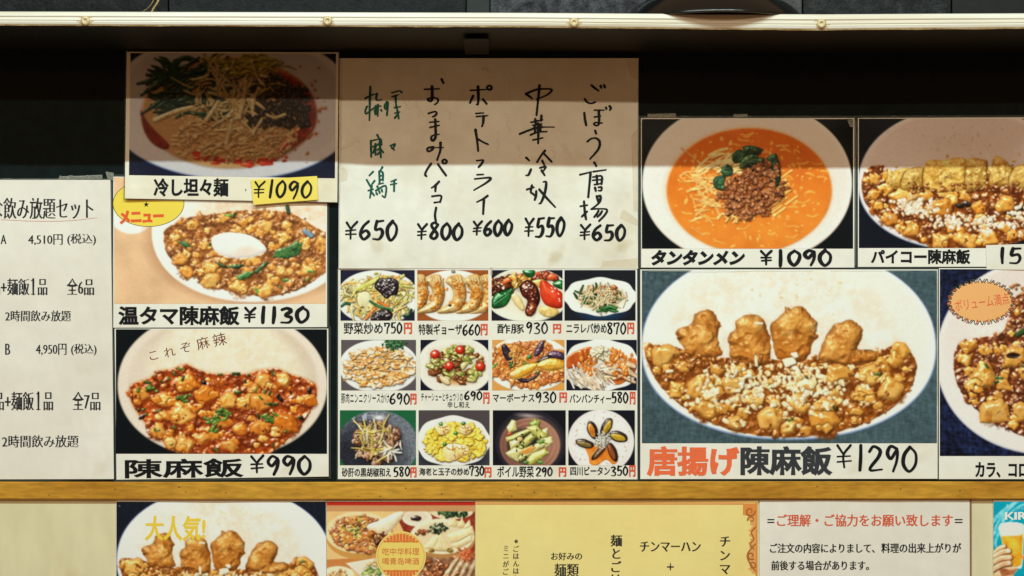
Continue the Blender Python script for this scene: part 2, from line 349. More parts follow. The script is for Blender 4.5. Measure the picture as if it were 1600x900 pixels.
def dish_egg_mapo():
    cv = Cv(177, 276, 510, 475, rgb(216, 176, 136), 7)
    cv.C = np.clip(cv.C*(1+.05*cv.N40+.03*cv.N15)[..., None], 0, 1)
    cv.ell(205, 338, 34, 28, rgb(238, 226, 214), .06); cv.ell(205, 330, 28, 20, rgb(226, 206, 188), .3)
    cv.ell(392, 372, 176, 116, rgb(178, 134, 100), .18, ry2=112)
    bowl(cv, 395, 362, 160, 108, 111, rgb(240, 232, 222), rgb(232, 208, 186), rgb(216, 198, 178), .955)
    rice(cv, [(300, 330), (330, 315), (380, 300), (440, 296), (500, 306), (520, 340), (500, 352), (400, 345), (330, 350)], rgb(238, 220, 196), rgb(220, 190, 156))
    poly = smooth([(255, 365), (270, 350), (300, 338), (330, 334), (365, 329), (410, 328), (450, 331), (478, 345), (500, 358), (530, 372), (530, 408), (505, 428), (470, 450), (430, 462), (385, 460), (335, 448), (290, 425), (262, 398)], 5, True)
    mapo(cv, poly, 80, 460, (4, 9), 10, fixed=((414, 354, 13, .05), (442, 370, 11, .2), (481, 422, 15, .3), (328, 419, 14, .3), (329, 438, 15, .05), (373, 449, 15, .1), (416, 453, 14, .2), (320, 382, 10, .3), (280, 405, 11, .5), (292, 424, 13, .6), (449, 353, 10, .2), (476, 379, 11, .3), (502, 381, 11, .3), (301, 351, 9, .3), (273, 372, 9, .4), (395, 408, 10, .4), (440, 425, 11, .5), (350, 340, 8, .4)), pal=(rgb(228, 172, 92), rgb(214, 140, 62), rgb(172, 112, 60), rgb(112, 68, 36), rgb(146, 94, 56), rgb(86, 50, 32)), gl=.75, gcol=rgb(78, 112, 50))
    for p in ([(430, 391), (458, 382), (474, 378), (468, 398), (448, 404), (426, 402)], [(448, 386), (468, 374), (466, 386), (452, 394)], [(368, 432), (386, 424), (398, 424), (388, 434), (374, 438)], [(396, 424), (416, 408), (420, 411), (402, 428)], [(276, 376), (292, 378), (300, 386), (288, 386)], [(334, 408), (352, 414), (358, 419), (346, 418)], [(358, 416), (376, 412), (382, 415), (370, 421)]):
        k = U(cv, .6, 1.1); cv.poly(p, rgb(48, 84, 52)*k, rgb(84, 122, 66)*k, 2.6, .5)
    cv.strand([(449, 322), (451, 332)], 3, 3, rgb(60, 82, 60), gl=.3)
    cv.strand([(477, 361), (487, 368)], 4, 3, rgb(120, 142, 156), gl=.3)
    # poached egg
    egg = smooth([(330, 374), (338, 367), (356, 363), (376, 364), (394, 369), (408, 378), (416, 388), (414, 394), (404, 399), (390, 403), (370, 404), (348, 400), (334, 390)], 6, True)
    cv.poly(egg, rgb(246, 238, 226), rgb(238, 224, 208), 7, .25, .5, .25, dome=7, jit=0)
    cv.ell(384, 390, 26, 12, rgb(236, 196, 170), .9, -.25, amt=.6)
    return cv.finish(STEP, amb=.56)
def dish_mapo():
    cv = Cv(181, 514, 510, 710, rgb(14, 22, 26), 9)
    bowl(cv, 347, 602, 164, 118, 116, rgb(220, 206, 186), rgb(202, 184, 160), rgb(170, 158, 142), .92)
    rice(cv, [(228, 588), (240, 545), (275, 512), (420, 510), (455, 545), (478, 590), (400, 610), (300, 610)], rgb(230, 220, 196), rgb(222, 206, 174))
    poly = smooth([(203, 606), (214, 598), (232, 592), (250, 580), (268, 578), (290, 570), (308, 578), (335, 585), (365, 584), (385, 585), (402, 579), (432, 577), (452, 585), (478, 594), (492, 602), (492, 620), (478, 652), (455, 680), (430, 700), (410, 712), (300, 712), (262, 695), (228, 662), (208, 632)], 4, True)
    mapo(cv, poly, 50, 260, (5, 10), 40, fixed=((294, 602, 16, .8), (321, 617, 18, .75), (355, 626, 17, .1), (219, 617, 13, .4), (254, 624, 15, .2), (282, 646, 19, .05), (257, 649, 11, .5), (412, 597, 15, .2), (442, 594, 14, .15), (396, 611, 12, .3), (407, 630, 18, .4), (385, 627, 15, .3), (445, 662, 20, .8), (404, 670, 14, .5), (374, 670, 13, .6), (358, 695, 13, .3), (246, 673, 15, .1), (268, 692, 12, .1), (290, 695, 16, 0), (317, 684, 14, .3), (347, 660, 12, .6), (483, 627, 11, .8)), pal=(rgb(226, 156, 66), rgb(206, 116, 34), rgb(176, 82, 28), rgb(110, 44, 16), rgb(130, 62, 28), rgb(70, 28, 14)), gl=1., gcol=rgb(54, 76, 32), gs=1., edge=rgb(196, 118, 60))
    for cx, cy, n in ((348, 648, 12), (330, 665, 7), (420, 655, 7), (228, 609, 6), (286, 622, 6)):
        for _ in range(n):
            x, y = cx+cv.r.normal()*9, cy+cv.r.normal()*6; a = U(cv, 0, 3.1); c, q = math.cos(a)*6, math.sin(a)*4; k = U(cv, .6, 1.2)
            cv.poly([(x-c+q*.6, y-q-c*.35), (x+c+q*.6, y+q-c*.35), (x+c-q*.6, y+q+c*.35), (x-c-q*.6, y-q+c*.35)], rgb(58, 94, 32)*k, rgb(96, 132, 52)*k, 2.2, .5)
    for x, y in ((318, 598), (434, 620), (438, 625), (470, 654), (482, 611), (222, 652)):
        cv.blob(x, y, 6, 3.4, U(cv, 0, 3), 2, rgb(34, 24, 22), rgb(16, 14, 16), gl=1, rough=.25)
    return cv.finish(STEP, amb=.54)
def dish_tantan():
    cv = Cv(1003, 186, 1334, 389, rgb(13, 20, 24), 13)
    bowl(cv, 1168, 287, 165, 128, 126, rgb(228, 220, 206), rgb(222, 208, 190), rgb(206, 190, 170), .97)
    cv.ell(1170, 297, 137, 103, rgb(206, 178, 130), .12, amt=.8)
    cv.ell(1171, 298, 131, 99, rgb(218, 130, 52), .03, col2=rgb(204, 104, 30), g=lambda u, v, d: .5-.5*v, h=1., gl=.25)
    t = np.clip(cv.N15*.5+cv.N40*.5, -1, 1)
    inn = (((cv.X-1171)/131)**2+((cv.Y-298)/99)**2 < 1)
    cv.C = np.where(inn[..., None], np.clip(cv.C*(1+.1*t[..., None]*np.array([.6, 1., 1.3])), 0, 1), cv.C)
    soup = lambda x, y: ((x-1171)/122)**2+((y-298)/90)**2 < 1
    for x, y in cv.pick(soup, 1040, 200, 1302, 388, 200):
        cv.blob(x, y, U(cv, 1, 4.5), U(cv, .8, 2.6), U(cv, 0, 3), .8, rgb(234, 168, 84), rgb(222, 136, 50), gl=.5, rough=.3)
    for x, y in cv.pick(soup, 1040, 200, 1302, 388, 60):
        l = U(cv, 8, 20); cv.strand([(x, y), (x+l*.5, y+U(cv, -3, 3)), (x+l, y+U(cv, -4, 4))], 1.4, .7, rgb(232, 158, 76), rgb(222, 140, 54), .3)
    for i in range(70):
        x, y = 1104+cv.r.normal()*17, 296+cv.r.normal()*22; a = U(cv, -.6, 1.4); l = U(cv, 14, 30)
        c, q = math.cos(a)*l/2, math.sin(a)*l/2
        cv.strand([(x-c, y-q), (x+U(cv, -4, 4), y+U(cv, -4, 4)), (x+c, y+q)], U(cv, .9, 1.6), 1.5, rgb(236, 186, 114), rgb(226, 152, 76), .3)
    for i in range(24):
        x, y = 1215+cv.r.normal()*10, 308+cv.r.normal()*16
        cv.strand([(x-8, y+6), (x, y), (x+10, y-7)], 1.5, 2, rgb(236, 180, 96), rgb(226, 150, 66), .4)
    for i in range(16):
        x, y = 1150+cv.r.normal()*14, 336+cv.r.normal()*4; cv.strand([(x-8, y+4), (x-2, y-4), (x+7, y-2), (x+9, y+5)], 1.6, 2, rgb(238, 190, 112), rgb(228, 160, 80), .4)
    for i in range(40):
        x, y = 1142+cv.r.normal()*17, 256+cv.r.normal()*7; a = U(cv, -.8, .3); l = U(cv, 18, 40)
        cv.strand([(x-l/2, y-l*a/2), (x, y-2), (x+l/2, y+l*a/2)], U(cv, 1.2, 2.4), 2., rgb(236, 206, 146), rgb(214, 160, 84), .4)
    for p in ([(1160, 232), (1178, 226), (1192, 236), (1176, 240)], [(1144, 242), (1156, 234), (1168, 242), (1160, 250), (1148, 250)], [(1166, 246), (1180, 240), (1184, 254), (1170, 260), (1156, 258)], [(1118, 276), (1130, 272), (1134, 284), (1128, 294), (1116, 288)], [(1128, 262), (1140, 258), (1144, 268), (1134, 272)], [(1204, 252), (1216, 250), (1220, 272), (1216, 290), (1206, 286), (1202, 270)], [(1170, 250), (1190, 246), (1200, 256), (1180, 262)], [(1196, 248), (1212, 240), (1216, 254), (1204, 258)]):
        for o in range(3):
            q = [(x+U(cv, -2, 2), y+U(cv, -2, 2)+o*2) for x, y in p]; k = U(cv, .6, 1.3)
            cv.poly(q, rgb(32, 62, 42)*k, rgb(66, 98, 58)*k, 2.6, .4, grain=.9, sm=4)
    mound = lambda x, y: ((x-1172-.15*(310-y))/(47-.12*abs(y-300)+6*math.sin(y*.23)+4*math.sin(x*.31)))**2+((y-304)/(38+5*math.sin(x*.19)))**2 < 1 or (((x-1198)/22)**2+((y-266)/14)**2 < 1)
    cv.ell(1172, 308, 50, 36, rgb(110, 56, 24), .4, amt=.7)
    for x, y in cv.pick(mound, 1112, 252, 1232, 346, 520):
        f = (y-256)/90
        cv.blob(x, y, U(cv, 2, 4.6), U(cv, 1.8, 4), U(cv, 0, 3), 3.4, rgb(172, 110, 64), rgb(122, 66, 34), gl=.35, rough=.22, lift=.86, jit=.16)
    for i in range(9): cv.blob(1226+cv.r.normal()*5, 286+cv.r.normal()*10, 4, 3, 0, 3, rgb(150, 88, 48), rgb(96, 50, 26), gl=.3)
    for x, y in cv.pick(mound, 1120, 260, 1225, 344, 26): cv.blob(x, y, 2.4, 1.6, 0, 1, rgb(64, 30, 16), rgb(50, 24, 12), lift=.9)
    return cv.finish(STEP, amb=.56)
def dish_cutlet_mapo():
    cv = Cv(1342, 185, 1600+24, 388, rgb(18, 26, 36), 17)
    bowl(cv, 1506, 288, 166, 121, 104, rgb(226, 214, 206), rgb(206, 190, 180), rgb(150, 158, 172), .95)
    m = cv.ell(1510, 225, 110, 36, rgb(186, 168, 150), .9, amt=.3)
    for i in range(60): cv.blob(1510+cv.r.normal()*45, 218+cv.r.normal()*13, U(cv, .8, 4), U(cv, .6, 2), U(cv, 0, 3), .1, rgb(192, 172, 152), rgb(178, 152, 128), rough=.5, soft=.8, lift=1)
    poly = smooth([(1347, 292), (1354, 264), (1385, 258), (1400, 270), (1640, 262), (1660, 330), (1620, 366), (1565, 385), (1500, 389), (1440, 380), (1390, 352), (1356, 322)], 4, True)
    mapo(cv, poly, 50, 300, (5, 10), 0, fixed=((1417, 306, 17, .15), (1385, 296, 10, .2), (1449, 306, 11, .3), (1470, 328, 16, .7), (1488, 311, 12, .2), (1508, 307, 11, .1), (1390, 342, 14, .5), (1572, 317, 17, .3), (1469, 375, 15, .05), (1508, 374, 17, .2), (1488, 353, 14, .4), (1424, 362, 12, .3), (1569, 355, 12, .3), (1366, 303, 9, .3), (1580, 367, 10, .2), (1545, 372, 13, .3), (1530, 325, 11, .8), (1365, 280, 9, .3)), white=0, pal=(rgb(232, 172, 82), rgb(214, 134, 44), rgb(150, 84, 30), rgb(92, 44, 16), rgb(112, 60, 26), rgb(60, 30, 16)), gl=1.)
    for x, y in ((1500, 322), (1510, 319), (1580, 334), (1592, 325)): cv.blob(x, y, 8, 4.5, .2, 2, rgb(40, 30, 20), rgb(22, 18, 14), gl=1, rough=.3)
    cut = [[(1384, 284), (1396, 268), (1420, 262), (1412, 290), (1400, 294)], [(1408, 296), (1416, 266), (1446, 262), (1446, 292), (1440, 296)], [(1446, 298), (1446, 254), (1472, 250), (1510, 249), (1510, 292), (1490, 300)], [(1508, 296), (1512, 250), (1534, 249), (1543, 254), (1540, 284), (1530, 296)],
           [(1546, 290), (1549, 258), (1556, 243), (1578, 258), (1582, 284), (1566, 292)], [(1578, 290), (1584, 262), (1600, 256), (1630, 254), (1630, 292)]]
    for p in cut:
        cv.poly(smooth(p, 4, True), rgb(216, 174, 96), rgb(172, 128, 54), 7, .3, .4, 1.4, dome=3.5, grain=.6, jit=.1)
        a = np.array(p); cx, cy = a.mean(0)
        for _ in range(34): cv.blob(cx+cv.r.normal()*12, cy+cv.r.normal()*9, U(cv, 1.5, 4), U(cv, 1.2, 3), U(cv, 0, 3), 1.2, rgb(226, 188, 112), rgb(168, 122, 50), gl=.35, lift=1, rough=.35)
    for x, y in cv.pick(lambda x, y: 1, 1420, 286, 1640, 302, 60): cv.blob(x, y, U(cv, 2, 6), U(cv, 1.5, 3.5), U(cv, 0, 3), 2.5, rgb(150, 84, 30), rgb(92, 46, 18), gl=1, rough=.3, lift=.7)
    for cx, cy, n, sx, sy in ((1435, 325, 85, 24, 12), (1490, 345, 60, 28, 9), (1546, 350, 55, 20, 12), (1592, 338, 40, 12, 14), (1415, 318, 30, 12, 8)):
        for _ in range(n):
            x, y = cx+cv.r.normal()*sx*.7, cy+cv.r.normal()*sy*.7
            cv.blob(x, y, U(cv, 1.6, 4.6), U(cv, 1.4, 3.4), U(cv, 0, 3), 2.4, rgb(240, 224, 200), rgb(212, 178, 138), gl=.5, rough=.2, p=3)
    return cv.finish(STEP, amb=.54)
def karaage_mapo(x0, y0, x1, y1, bg, step, ss, white, inn, edge, seed=21):
    cv = Cv(x0, y0, x1, y1, bg, seed, ss, 1.35)
    cloth(cv, .1)
    bowl(cv, 1233, 545, 232, 158, 143, white, inn, edge, .955, 2.15)
    rice(cv, [(1040, 520), (1060, 470), (1110, 430), (1200, 412), (1300, 425), (1380, 460), (1415, 540), (1330, 570), (1100, 570)], rgb(234, 229, 214), rgb(224, 212, 188))
    for i in range(50): cv.blob(1230+cv.r.normal()*75, 452+cv.r.normal()*18, U(cv, .8, 4), U(cv, .8, 3), 0, .3, rgb(222, 200, 158), rgb(228, 210, 174), rough=.5, soft=.8)
    poly = smooth([(1009, 543), (1024, 538), (1060, 543), (1100, 556), (1160, 560), (1250, 562), (1340, 558), (1375, 548), (1402, 539), (1422, 550), (1433, 570), (1424, 604), (1396, 636), (1350, 662), (1300, 676), (1240, 683), (1180, 680), (1120, 664), (1066, 634), (1030, 600), (1014, 570)], 4, True)
    P = (rgb(222, 168, 88), rgb(202, 138, 58), rgb(156, 92, 34), rgb(112, 60, 20), rgb(146, 88, 36), rgb(100, 54, 20))
    q = [(1036, 560, 21), (1068, 576, 18)]
    mapo(cv, poly, 60, 220, (7, 14), 6, fixed=((1039, 555, 25, .2), (1020, 552, 12, .4), (1093, 606, 22, .35), (1060, 608, 14, .1), (1069, 573, 13, .4), (1144, 600, 18, .2), (1156, 582, 15, .3), (1204, 654, 20, .1), (1234, 669, 14, .2), (1153, 660, 16, .3), (1102, 642, 17, .5), (1359, 585, 21, .1), (1392, 610, 22, .15), (1350, 612, 17, .3), (1314, 579, 20, .6), (1377, 570, 14, .4), (1407, 549, 17, .4), (1398, 566, 18, .6), (1290, 639, 22, .4), (1248, 630, 18, .3), (1290, 662, 24, .75), (1260, 606, 16, .3), (1120, 575, 14, .6), (1180, 625, 15, .3)), pal=P, gl=.75, gcol=rgb(80, 84, 40))
    for k in range(0): cv.cube(1035+U(cv, -14, 14), 556+U(cv, -6, 8), 15, 6, P[0], P[1], .6, side=P[2])
    for k in range(0): cv.cube(1398+U(cv, -26, 26), 566+U(cv, -16, 22), 15, 6, P[0], P[1], .6, side=P[2])
    for k, pp in enumerate(([(1057, 525), (1060, 515), (1081, 506), (1087, 492), (1102, 484), (1116, 488), (1122, 501), (1129, 509), (1126, 513), (1123, 522), (1125, 540), (1129, 552), (1120, 558), (1090, 560), (1075, 555), (1068, 543), (1063, 533)],
        [(1138, 531), (1141, 521), (1150, 513), (1150, 501), (1162, 494), (1171, 491), (1192, 498), (1200, 516), (1204, 528), (1204, 552), (1200, 567), (1180, 570), (1162, 566), (1144, 561), (1140, 549), (1141, 540)],
        [(1204, 510), (1210, 501), (1226, 488), (1228, 479), (1236, 483), (1248, 478), (1260, 484), (1269, 495), (1278, 507), (1275, 519), (1280, 528), (1269, 537), (1266, 552), (1257, 564), (1242, 567), (1228, 564), (1216, 561), (1210, 549), (1207, 531)],
        [(1278, 558), (1284, 543), (1290, 525), (1302, 510), (1323, 501), (1335, 502), (1347, 514), (1345, 531), (1341, 546), (1359, 547), (1371, 552), (1368, 564), (1350, 570), (1329, 574), (1308, 568), (1290, 567)])): karaage(cv, pp, 20*k)
    for i in range(26): cv.blob(1110+cv.r.normal()*30, 566+cv.r.normal()*5, U(cv, 3, 8), U(cv, 2, 5), U(cv, 0, 3), 3, P[2], P[3], gl=1, rough=.3)
    n = 0
    while n < 320:
        t = cv.r.random(); cx, cy, sx, sy = ((1210, 605, 34, 20), (1160, 600, 34, 18), (1255, 618, 40, 20), (1300, 600, 46, 26), (1120, 610, 34, 30), (1245, 588, 20, 12))[int(t*6)]
        x, y = cx+cv.r.normal()*sx, cy+cv.r.normal()*sy; n += 1
        if not (570 < y < 672 and ((x-1222)/205)**2+((y-560)/118)**2 < 1): continue
        a = U(cv, 0, 3.14); l, w = U(cv, 2, 7), U(cv, 1.6, 4); c, s_ = math.cos(a), math.sin(a)
        if U(cv, 0, 1) < .68: cv.blob(x, y, U(cv, 2.5, 7), U(cv, 2, 5), a, 2.2, rgb(242, 230, 200), rgb(220, 186, 124), gl=.3, rough=.3, soft=.4, p=3); continue
        col = rgb(246, 238, 214)*U(cv, .88, 1)
        cv.poly([(x-l*c+w*s_, y-l*s_-w*c), (x+l*c+w*s_, y+l*s_-w*c), (x+l*c-w*s_*.8, y+l*s_+w*c), (x-l*c-w*s_, y-l*s_+w*c*.8)], col, rgb(226, 198, 142), 2.4, .2, jit=.06)
    for p in ([(1180, 503), (1194, 504), (1193, 508), (1179, 507)], [(1236, 552), (1246, 550), (1249, 558), (1240, 561)], [(1222, 562), (1240, 557), (1246, 568), (1228, 575)], [(1179, 555), (1183, 554), (1186, 574), (1180, 573)]):
        cv.poly(p, rgb(246, 236, 210), rgb(232, 212, 170), 3, .2)
    return cv.finish(step, amb=.56)
def dish_karaage(): return karaage_mapo(1003, 422, 1465, 693, TEAL, STEP, 2, rgb(232, 228, 214), rgb(230, 222, 204), rgb(140, 160, 196))
def dish_karaage_small(): return karaage_mapo(1002, 417, 1452, 620, rgb(26, 33, 44), STEP/.727, 1.5, rgb(230, 230, 228), rgb(230, 226, 220), rgb(128, 140, 190))
def dish_croquette_mapo():
    cv = Cv(1468, 420, 1624, 713, rgb(26, 34, 58), 31)
    cloth(cv, .4)
    bowl(cv, 1640, 560, 178, 158, 152, rgb(226, 218, 208), rgb(214, 200, 186), rgb(190, 190, 196), .97)
    rice(cv, [(1510, 520), (1530, 500), (1600, 500), (1600, 540), (1530, 540)], rgb(236, 226, 214), rgb(222, 206, 188))
    poly = smooth([(1490, 560), (1500, 535), (1530, 527), (1560, 522), (1575, 500), (1580, 470), (1610, 450), (1640, 450), (1640, 690), (1600, 682), (1560, 662), (1515, 630), (1494, 595)], 4, True)
    P = (rgb(224, 172, 92), rgb(206, 136, 52), rgb(128, 68, 34), rgb(84, 42, 22), rgb(126, 78, 48), rgb(78, 44, 28))
    mapo(cv, poly, 22, 320, (5, 11), 5, fixed=((1537, 590, 26, .3), (1520, 602, 14, .2), (1555, 643, 21, .1), (1516, 540, 15, .7), (1537, 546, 12, .3), (1506, 562, 12, .3), (1598, 645, 20, .2), (1584, 557, 20, .35), (1604, 580, 14, .3), (1566, 600, 12, .4)), pal=P, gl=1.1, gcol=rgb(50, 84, 46))
    cv.blob(1583, 556, 12, 5, 0, -2, rgb(70, 40, 26), rgb(40, 24, 20), gl=.5)
    for x, y in cv.pick(lambda x, y: 1, 1572, 440, 1630, 520, 40): cv.blob(x, y, U(cv, 2, 6), U(cv, 2, 5), 0, 3, rgb(176, 116, 60), rgb(116, 66, 32), gl=.7, rough=.3)
    cv.poly([(1584, 522), (1602, 510), (1602, 520), (1588, 528)], rgb(50, 80, 44), h=2)
    return cv.finish(STEP, amb=.56)
def shreds(cv, cx, cy, sx, sy, n, l0, l1, w0, w1, cols, h=2.5, gl=.4, wig=3, lift=.8, a0=0, a1=3.14, taper=.3):
    for _ in range(n):
        x, y = cx+cv.r.normal()*sx, cy+cv.r.normal()*sy
        if ((x-cx)/(2*sx))**2+((y-cy)/(2*sy))**2 > 1: continue
        a = U(cv, a0, a1); l = U(cv, l0, l1); c, q = math.cos(a)*l/2, math.sin(a)*l/2
        col = cols[int(cv.r.integers(len(cols)))]
        cv.strand([(x-c, y-q), (x+U(cv, -wig, wig), y+U(cv, -wig, wig)), (x+c, y+q)], U(cv, w0, w1), h, col, col*.82, gl, lift=lift, taper=taper)
def bits(cv, cx, cy, sx, sy, n, r0, r1, cols, h=2.5, gl=.4, lift=.8, rough=.25, lim=1.9):
    P = [(cx+cv.r.normal()*sx, cy+cv.r.normal()*sy) for _ in range(n)]
    for x, y in sorted(P, key=lambda t: t[1]):
        if ((x-cx)/(lim*sx))**2+((y-cy)/(lim*sy))**2 > 1: continue
        col = cols[int(cv.r.integers(len(cols)))]
        cv.blob(x, y, U(cv, r0, r1), U(cv, r0, r1)*.75, U(cv, 0, 3), h, col, col*.78, gl=gl, lift=lift, rough=rough)
def plate(cv, cx, cy, rx, ry, col=rgb(234, 232, 220), col2=rgb(214, 210, 196), wav=0, edge=rgb(190, 188, 180), p=2.1):
    if wav:
        a = np.linspace(0, 6.283, 60, endpoint=False)
        pts = [(cx+rx*math.cos(t)*(1+wav*math.cos(8*t)), cy+ry*math.sin(t)*(1+wav*math.cos(8*t))) for t in a]
        cv.poly(pts, edge, h=0, gl=0, lift=0, jit=0); cv.poly([(x, y-.8) for x, y in pts], col, h=0, gl=0, lift=0, jit=0)
    else:
        cv.ell(cx, cy+.8, rx, ry, edge, .02, p=p); cv.ell(cx, cy, rx*.99, ry*.99, col, .02, p=p)
    cv.ell(cx, cy+ry*.03, rx*.78, ry*.76, col2, .2, amt=.7)
EG = lambda cv: cv.finish(.95, amb=.54, ao=.05, blur=1, hs=.75)
WOOD = rgb(150, 86, 44)
def d_stirfry_vegetables():
    cv = Cv(532, 422, 648, 501, rgb(34, 38, 56), 41, 3)
    plate(cv, 590, 464, 64, 42, rgb(232, 232, 222), rgb(226, 222, 204))
    bits(cv, 592, 464, 31, 18, 230, 3, 8, [rgb(226, 210, 148), rgb(216, 196, 120), rgb(204, 190, 112), rgb(232, 220, 176)], 3)
    shreds(cv, 592, 466, 30, 18, 130, 12, 30, 1, 3, [rgb(230, 216, 156), rgb(222, 196, 120), rgb(206, 196, 104), rgb(226, 180, 100)], 3)
    cv.poly([(556, 450), (580, 438), (592, 432), (594, 438), (576, 448), (558, 456)], rgb(186, 184, 84), rgb(206, 200, 120), 2)
    cv.blob(569, 467, 12, 13, 0, 3, rgb(236, 230, 186), rgb(226, 216, 160), rough=.05, gl=.2)
    for p in ([(585, 448), (592, 436), (608, 434), (622, 440), (621, 460), (612, 462), (604, 467), (594, 458)], [(580, 494), (590, 486), (606, 484), (614, 492), (606, 501), (582, 501)]):
        cv.poly(smooth(p, 4, True), rgb(60, 50, 52), rgb(36, 30, 34), 5, .9, .5, 1.3, dome=2, grain=1.4)
    for i in range(9): cv.blob(600+cv.r.normal()*8, 449+cv.r.normal()*6, 1.6, .7, 1.3, 1, rgb(190, 170, 165), gl=.9, lift=1)
    cv.strand([(578, 470), (590, 478), (604, 481), (613, 485)], 3, 3, rgb(40, 92, 60), rgb(70, 120, 70), .5, taper=.5)
    cv.strand([(534, 478), (540, 474), (546, 475)], 2.4, 2, rgb(44, 90, 56)); cv.strand([(632, 494), (639, 492), (642, 484)], 2.4, 2, rgb(30, 60, 44))
    cv.strand([(572, 498), (580, 488), (588, 481)], 2, 2, rgb(206, 110, 50)); cv.strand([(592, 471), (598, 475), (606, 478)], 2.2, 2, rgb(214, 120, 56))
    for x, y in ((588, 428), (602, 434), (612, 432), (620, 434)): cv.blob(x, y, 4, 2.2, 0, 2, rgb(220, 146, 70), rgb(120, 140, 60))
    return EG(cv)
def d_dumplings():
    cv = Cv(652, 422, 763, 501, WOOD, 42, 3)
    plate(cv, 708, 462, 60, 40, rgb(234, 228, 214), rgb(226, 214, 194))
    for x, w, b in ((756, 17, 1), (652, 16, 0), (736, 17, 1), (676, 17, 0), (708, 18, 1)):
        pts = smooth([(x-2, 431), (x+w*.8, 430), (x+w*1.35, 448), (x+w*1.5, 468), (x+w, 486), (x-w*.6, 490), (x-w*.75, 484), (x+w*.25, 470), (x+w*.2, 452), (x-w*.5, 440)], 5, True)
        pts = [(px-(py-460)*.14-6, py) for px, py in pts]
        cv.poly(pts, rgb(226, 192, 134), rgb(206, 158, 88), 9, .5, .2, 1, dome=4.5, grain=.3)
        for _ in range(44):
            y = U(cv, 436, 484); cv.blob(x+w*(.55-.25*abs(y-460)/26)+cv.r.normal()*w*.28, y, U(cv, 2, 5), U(cv, 1.5, 3), U(cv, 0, 3), .6, rgb(196, 128, 48), rgb(166, 88, 28), gl=.5, lift=1, rough=.35, soft=.6)
        for k in range(5): cv.strand([(x-3+k*w*.26, 433+k*.8), (x-1+k*w*.26, 438+k)], 1.3, 1.6, rgb(232, 206, 152), rgb(200, 150, 86), lift=1)
    cv.blob(708, 425, 3.5, 2.6, 0, 1, rgb(40, 44, 44), gl=.9); cv.blob(703, 477, 3, 2.2, 0, .5, rgb(70, 36, 20), lift=1)
    return EG(cv)
def d_sweet_sour_pork():
    cv = Cv(768, 422, 879, 501, rgb(34, 34, 44), 43, 3)
    plate(cv, 824, 460, 66, 42, rgb(230, 224, 200), rgb(224, 214, 186))
    bits(cv, 786, 446, 11, 9, 60, 4, 8, [rgb(122, 58, 28), rgb(150, 82, 40), rgb(96, 42, 22)], 5, 1)
    bits(cv, 812, 440, 14, 6, 30, 4, 8, [rgb(216, 150, 60), rgb(206, 92, 40), rgb(222, 174, 84)], 4, .8)
    bits(cv, 850, 432, 12, 4, 24, 4, 7, [rgb(150, 58, 30), rgb(206, 80, 44), rgb(110, 44, 26)], 4, .9)
    G = (rgb(44, 122, 58), rgb(24, 84, 42))
    for p in ([(768, 470), (776, 458), (794, 452), (802, 450), (799, 464), (790, 478), (774, 482), (768, 478)], [(816, 424), (826, 420), (836, 424), (834, 432), (824, 434)], [(862, 444), (872, 438), (880, 440), (880, 452), (870, 450)]):
        cv.poly(smooth(p, 4, True), *G, 6, .9, .4, 1, dome=3, jit=0)
    cv.strand([(770, 476), (784, 466), (797, 456)], 1, -1.2, rgb(24, 74, 40), lift=1)
    cv.poly(smooth([(799, 462), (806, 458), (814, 466), (820, 480), (816, 486), (804, 474)], 4, True), rgb(232, 212, 160), rgb(218, 190, 126), 4, .4, dome=2, jit=0)
    cv.poly(smooth([(828, 442), (842, 436), (856, 440), (850, 452)], 4, True), rgb(228, 192, 118), rgb(206, 160, 84), 3, .4, dome=2)
    cv.poly(smooth([(842, 480), (856, 478), (870, 482), (872, 490), (858, 496), (844, 490)], 4, True), rgb(226, 206, 146), rgb(196, 160, 86), 4, .4, dome=2)
    cv.poly(smooth([(812, 448), (824, 438), (838, 446), (844, 466), (838, 482), (826, 494), (820, 486), (824, 470), (816, 462)], 4, True), rgb(106, 42, 24), rgb(66, 24, 16), 10, 1.3, .4, 1.4, dome=4, grain=1)
    cv.poly(smooth([(824, 486), (830, 472), (838, 476), (836, 488), (828, 494)], 4, True), rgb(150, 70, 36), rgb(110, 44, 22), 5, 1.2, .7, dome=2.5, grain=.8)
    cv.poly(smooth([(844, 442), (850, 438), (862, 446), (878, 458), (880, 476), (872, 482), (852, 476), (844, 460)], 4, True), rgb(212, 74, 38), rgb(196, 54, 26), 9, 1, .4, .8, dome=5, jit=0)
    for i in range(9): cv.blob(862+cv.r.normal()*6, 458+cv.r.normal()*6, 1.6, .8, .7, .8, rgb(250, 226, 200), gl=1, lift=1)
    cv.poly(smooth([(852, 432), (862, 427), (870, 432), (866, 438), (856, 438)], 4, True), rgb(206, 82, 44), rgb(216, 110, 60), 4, .8, dome=2)
    return EG(cv)
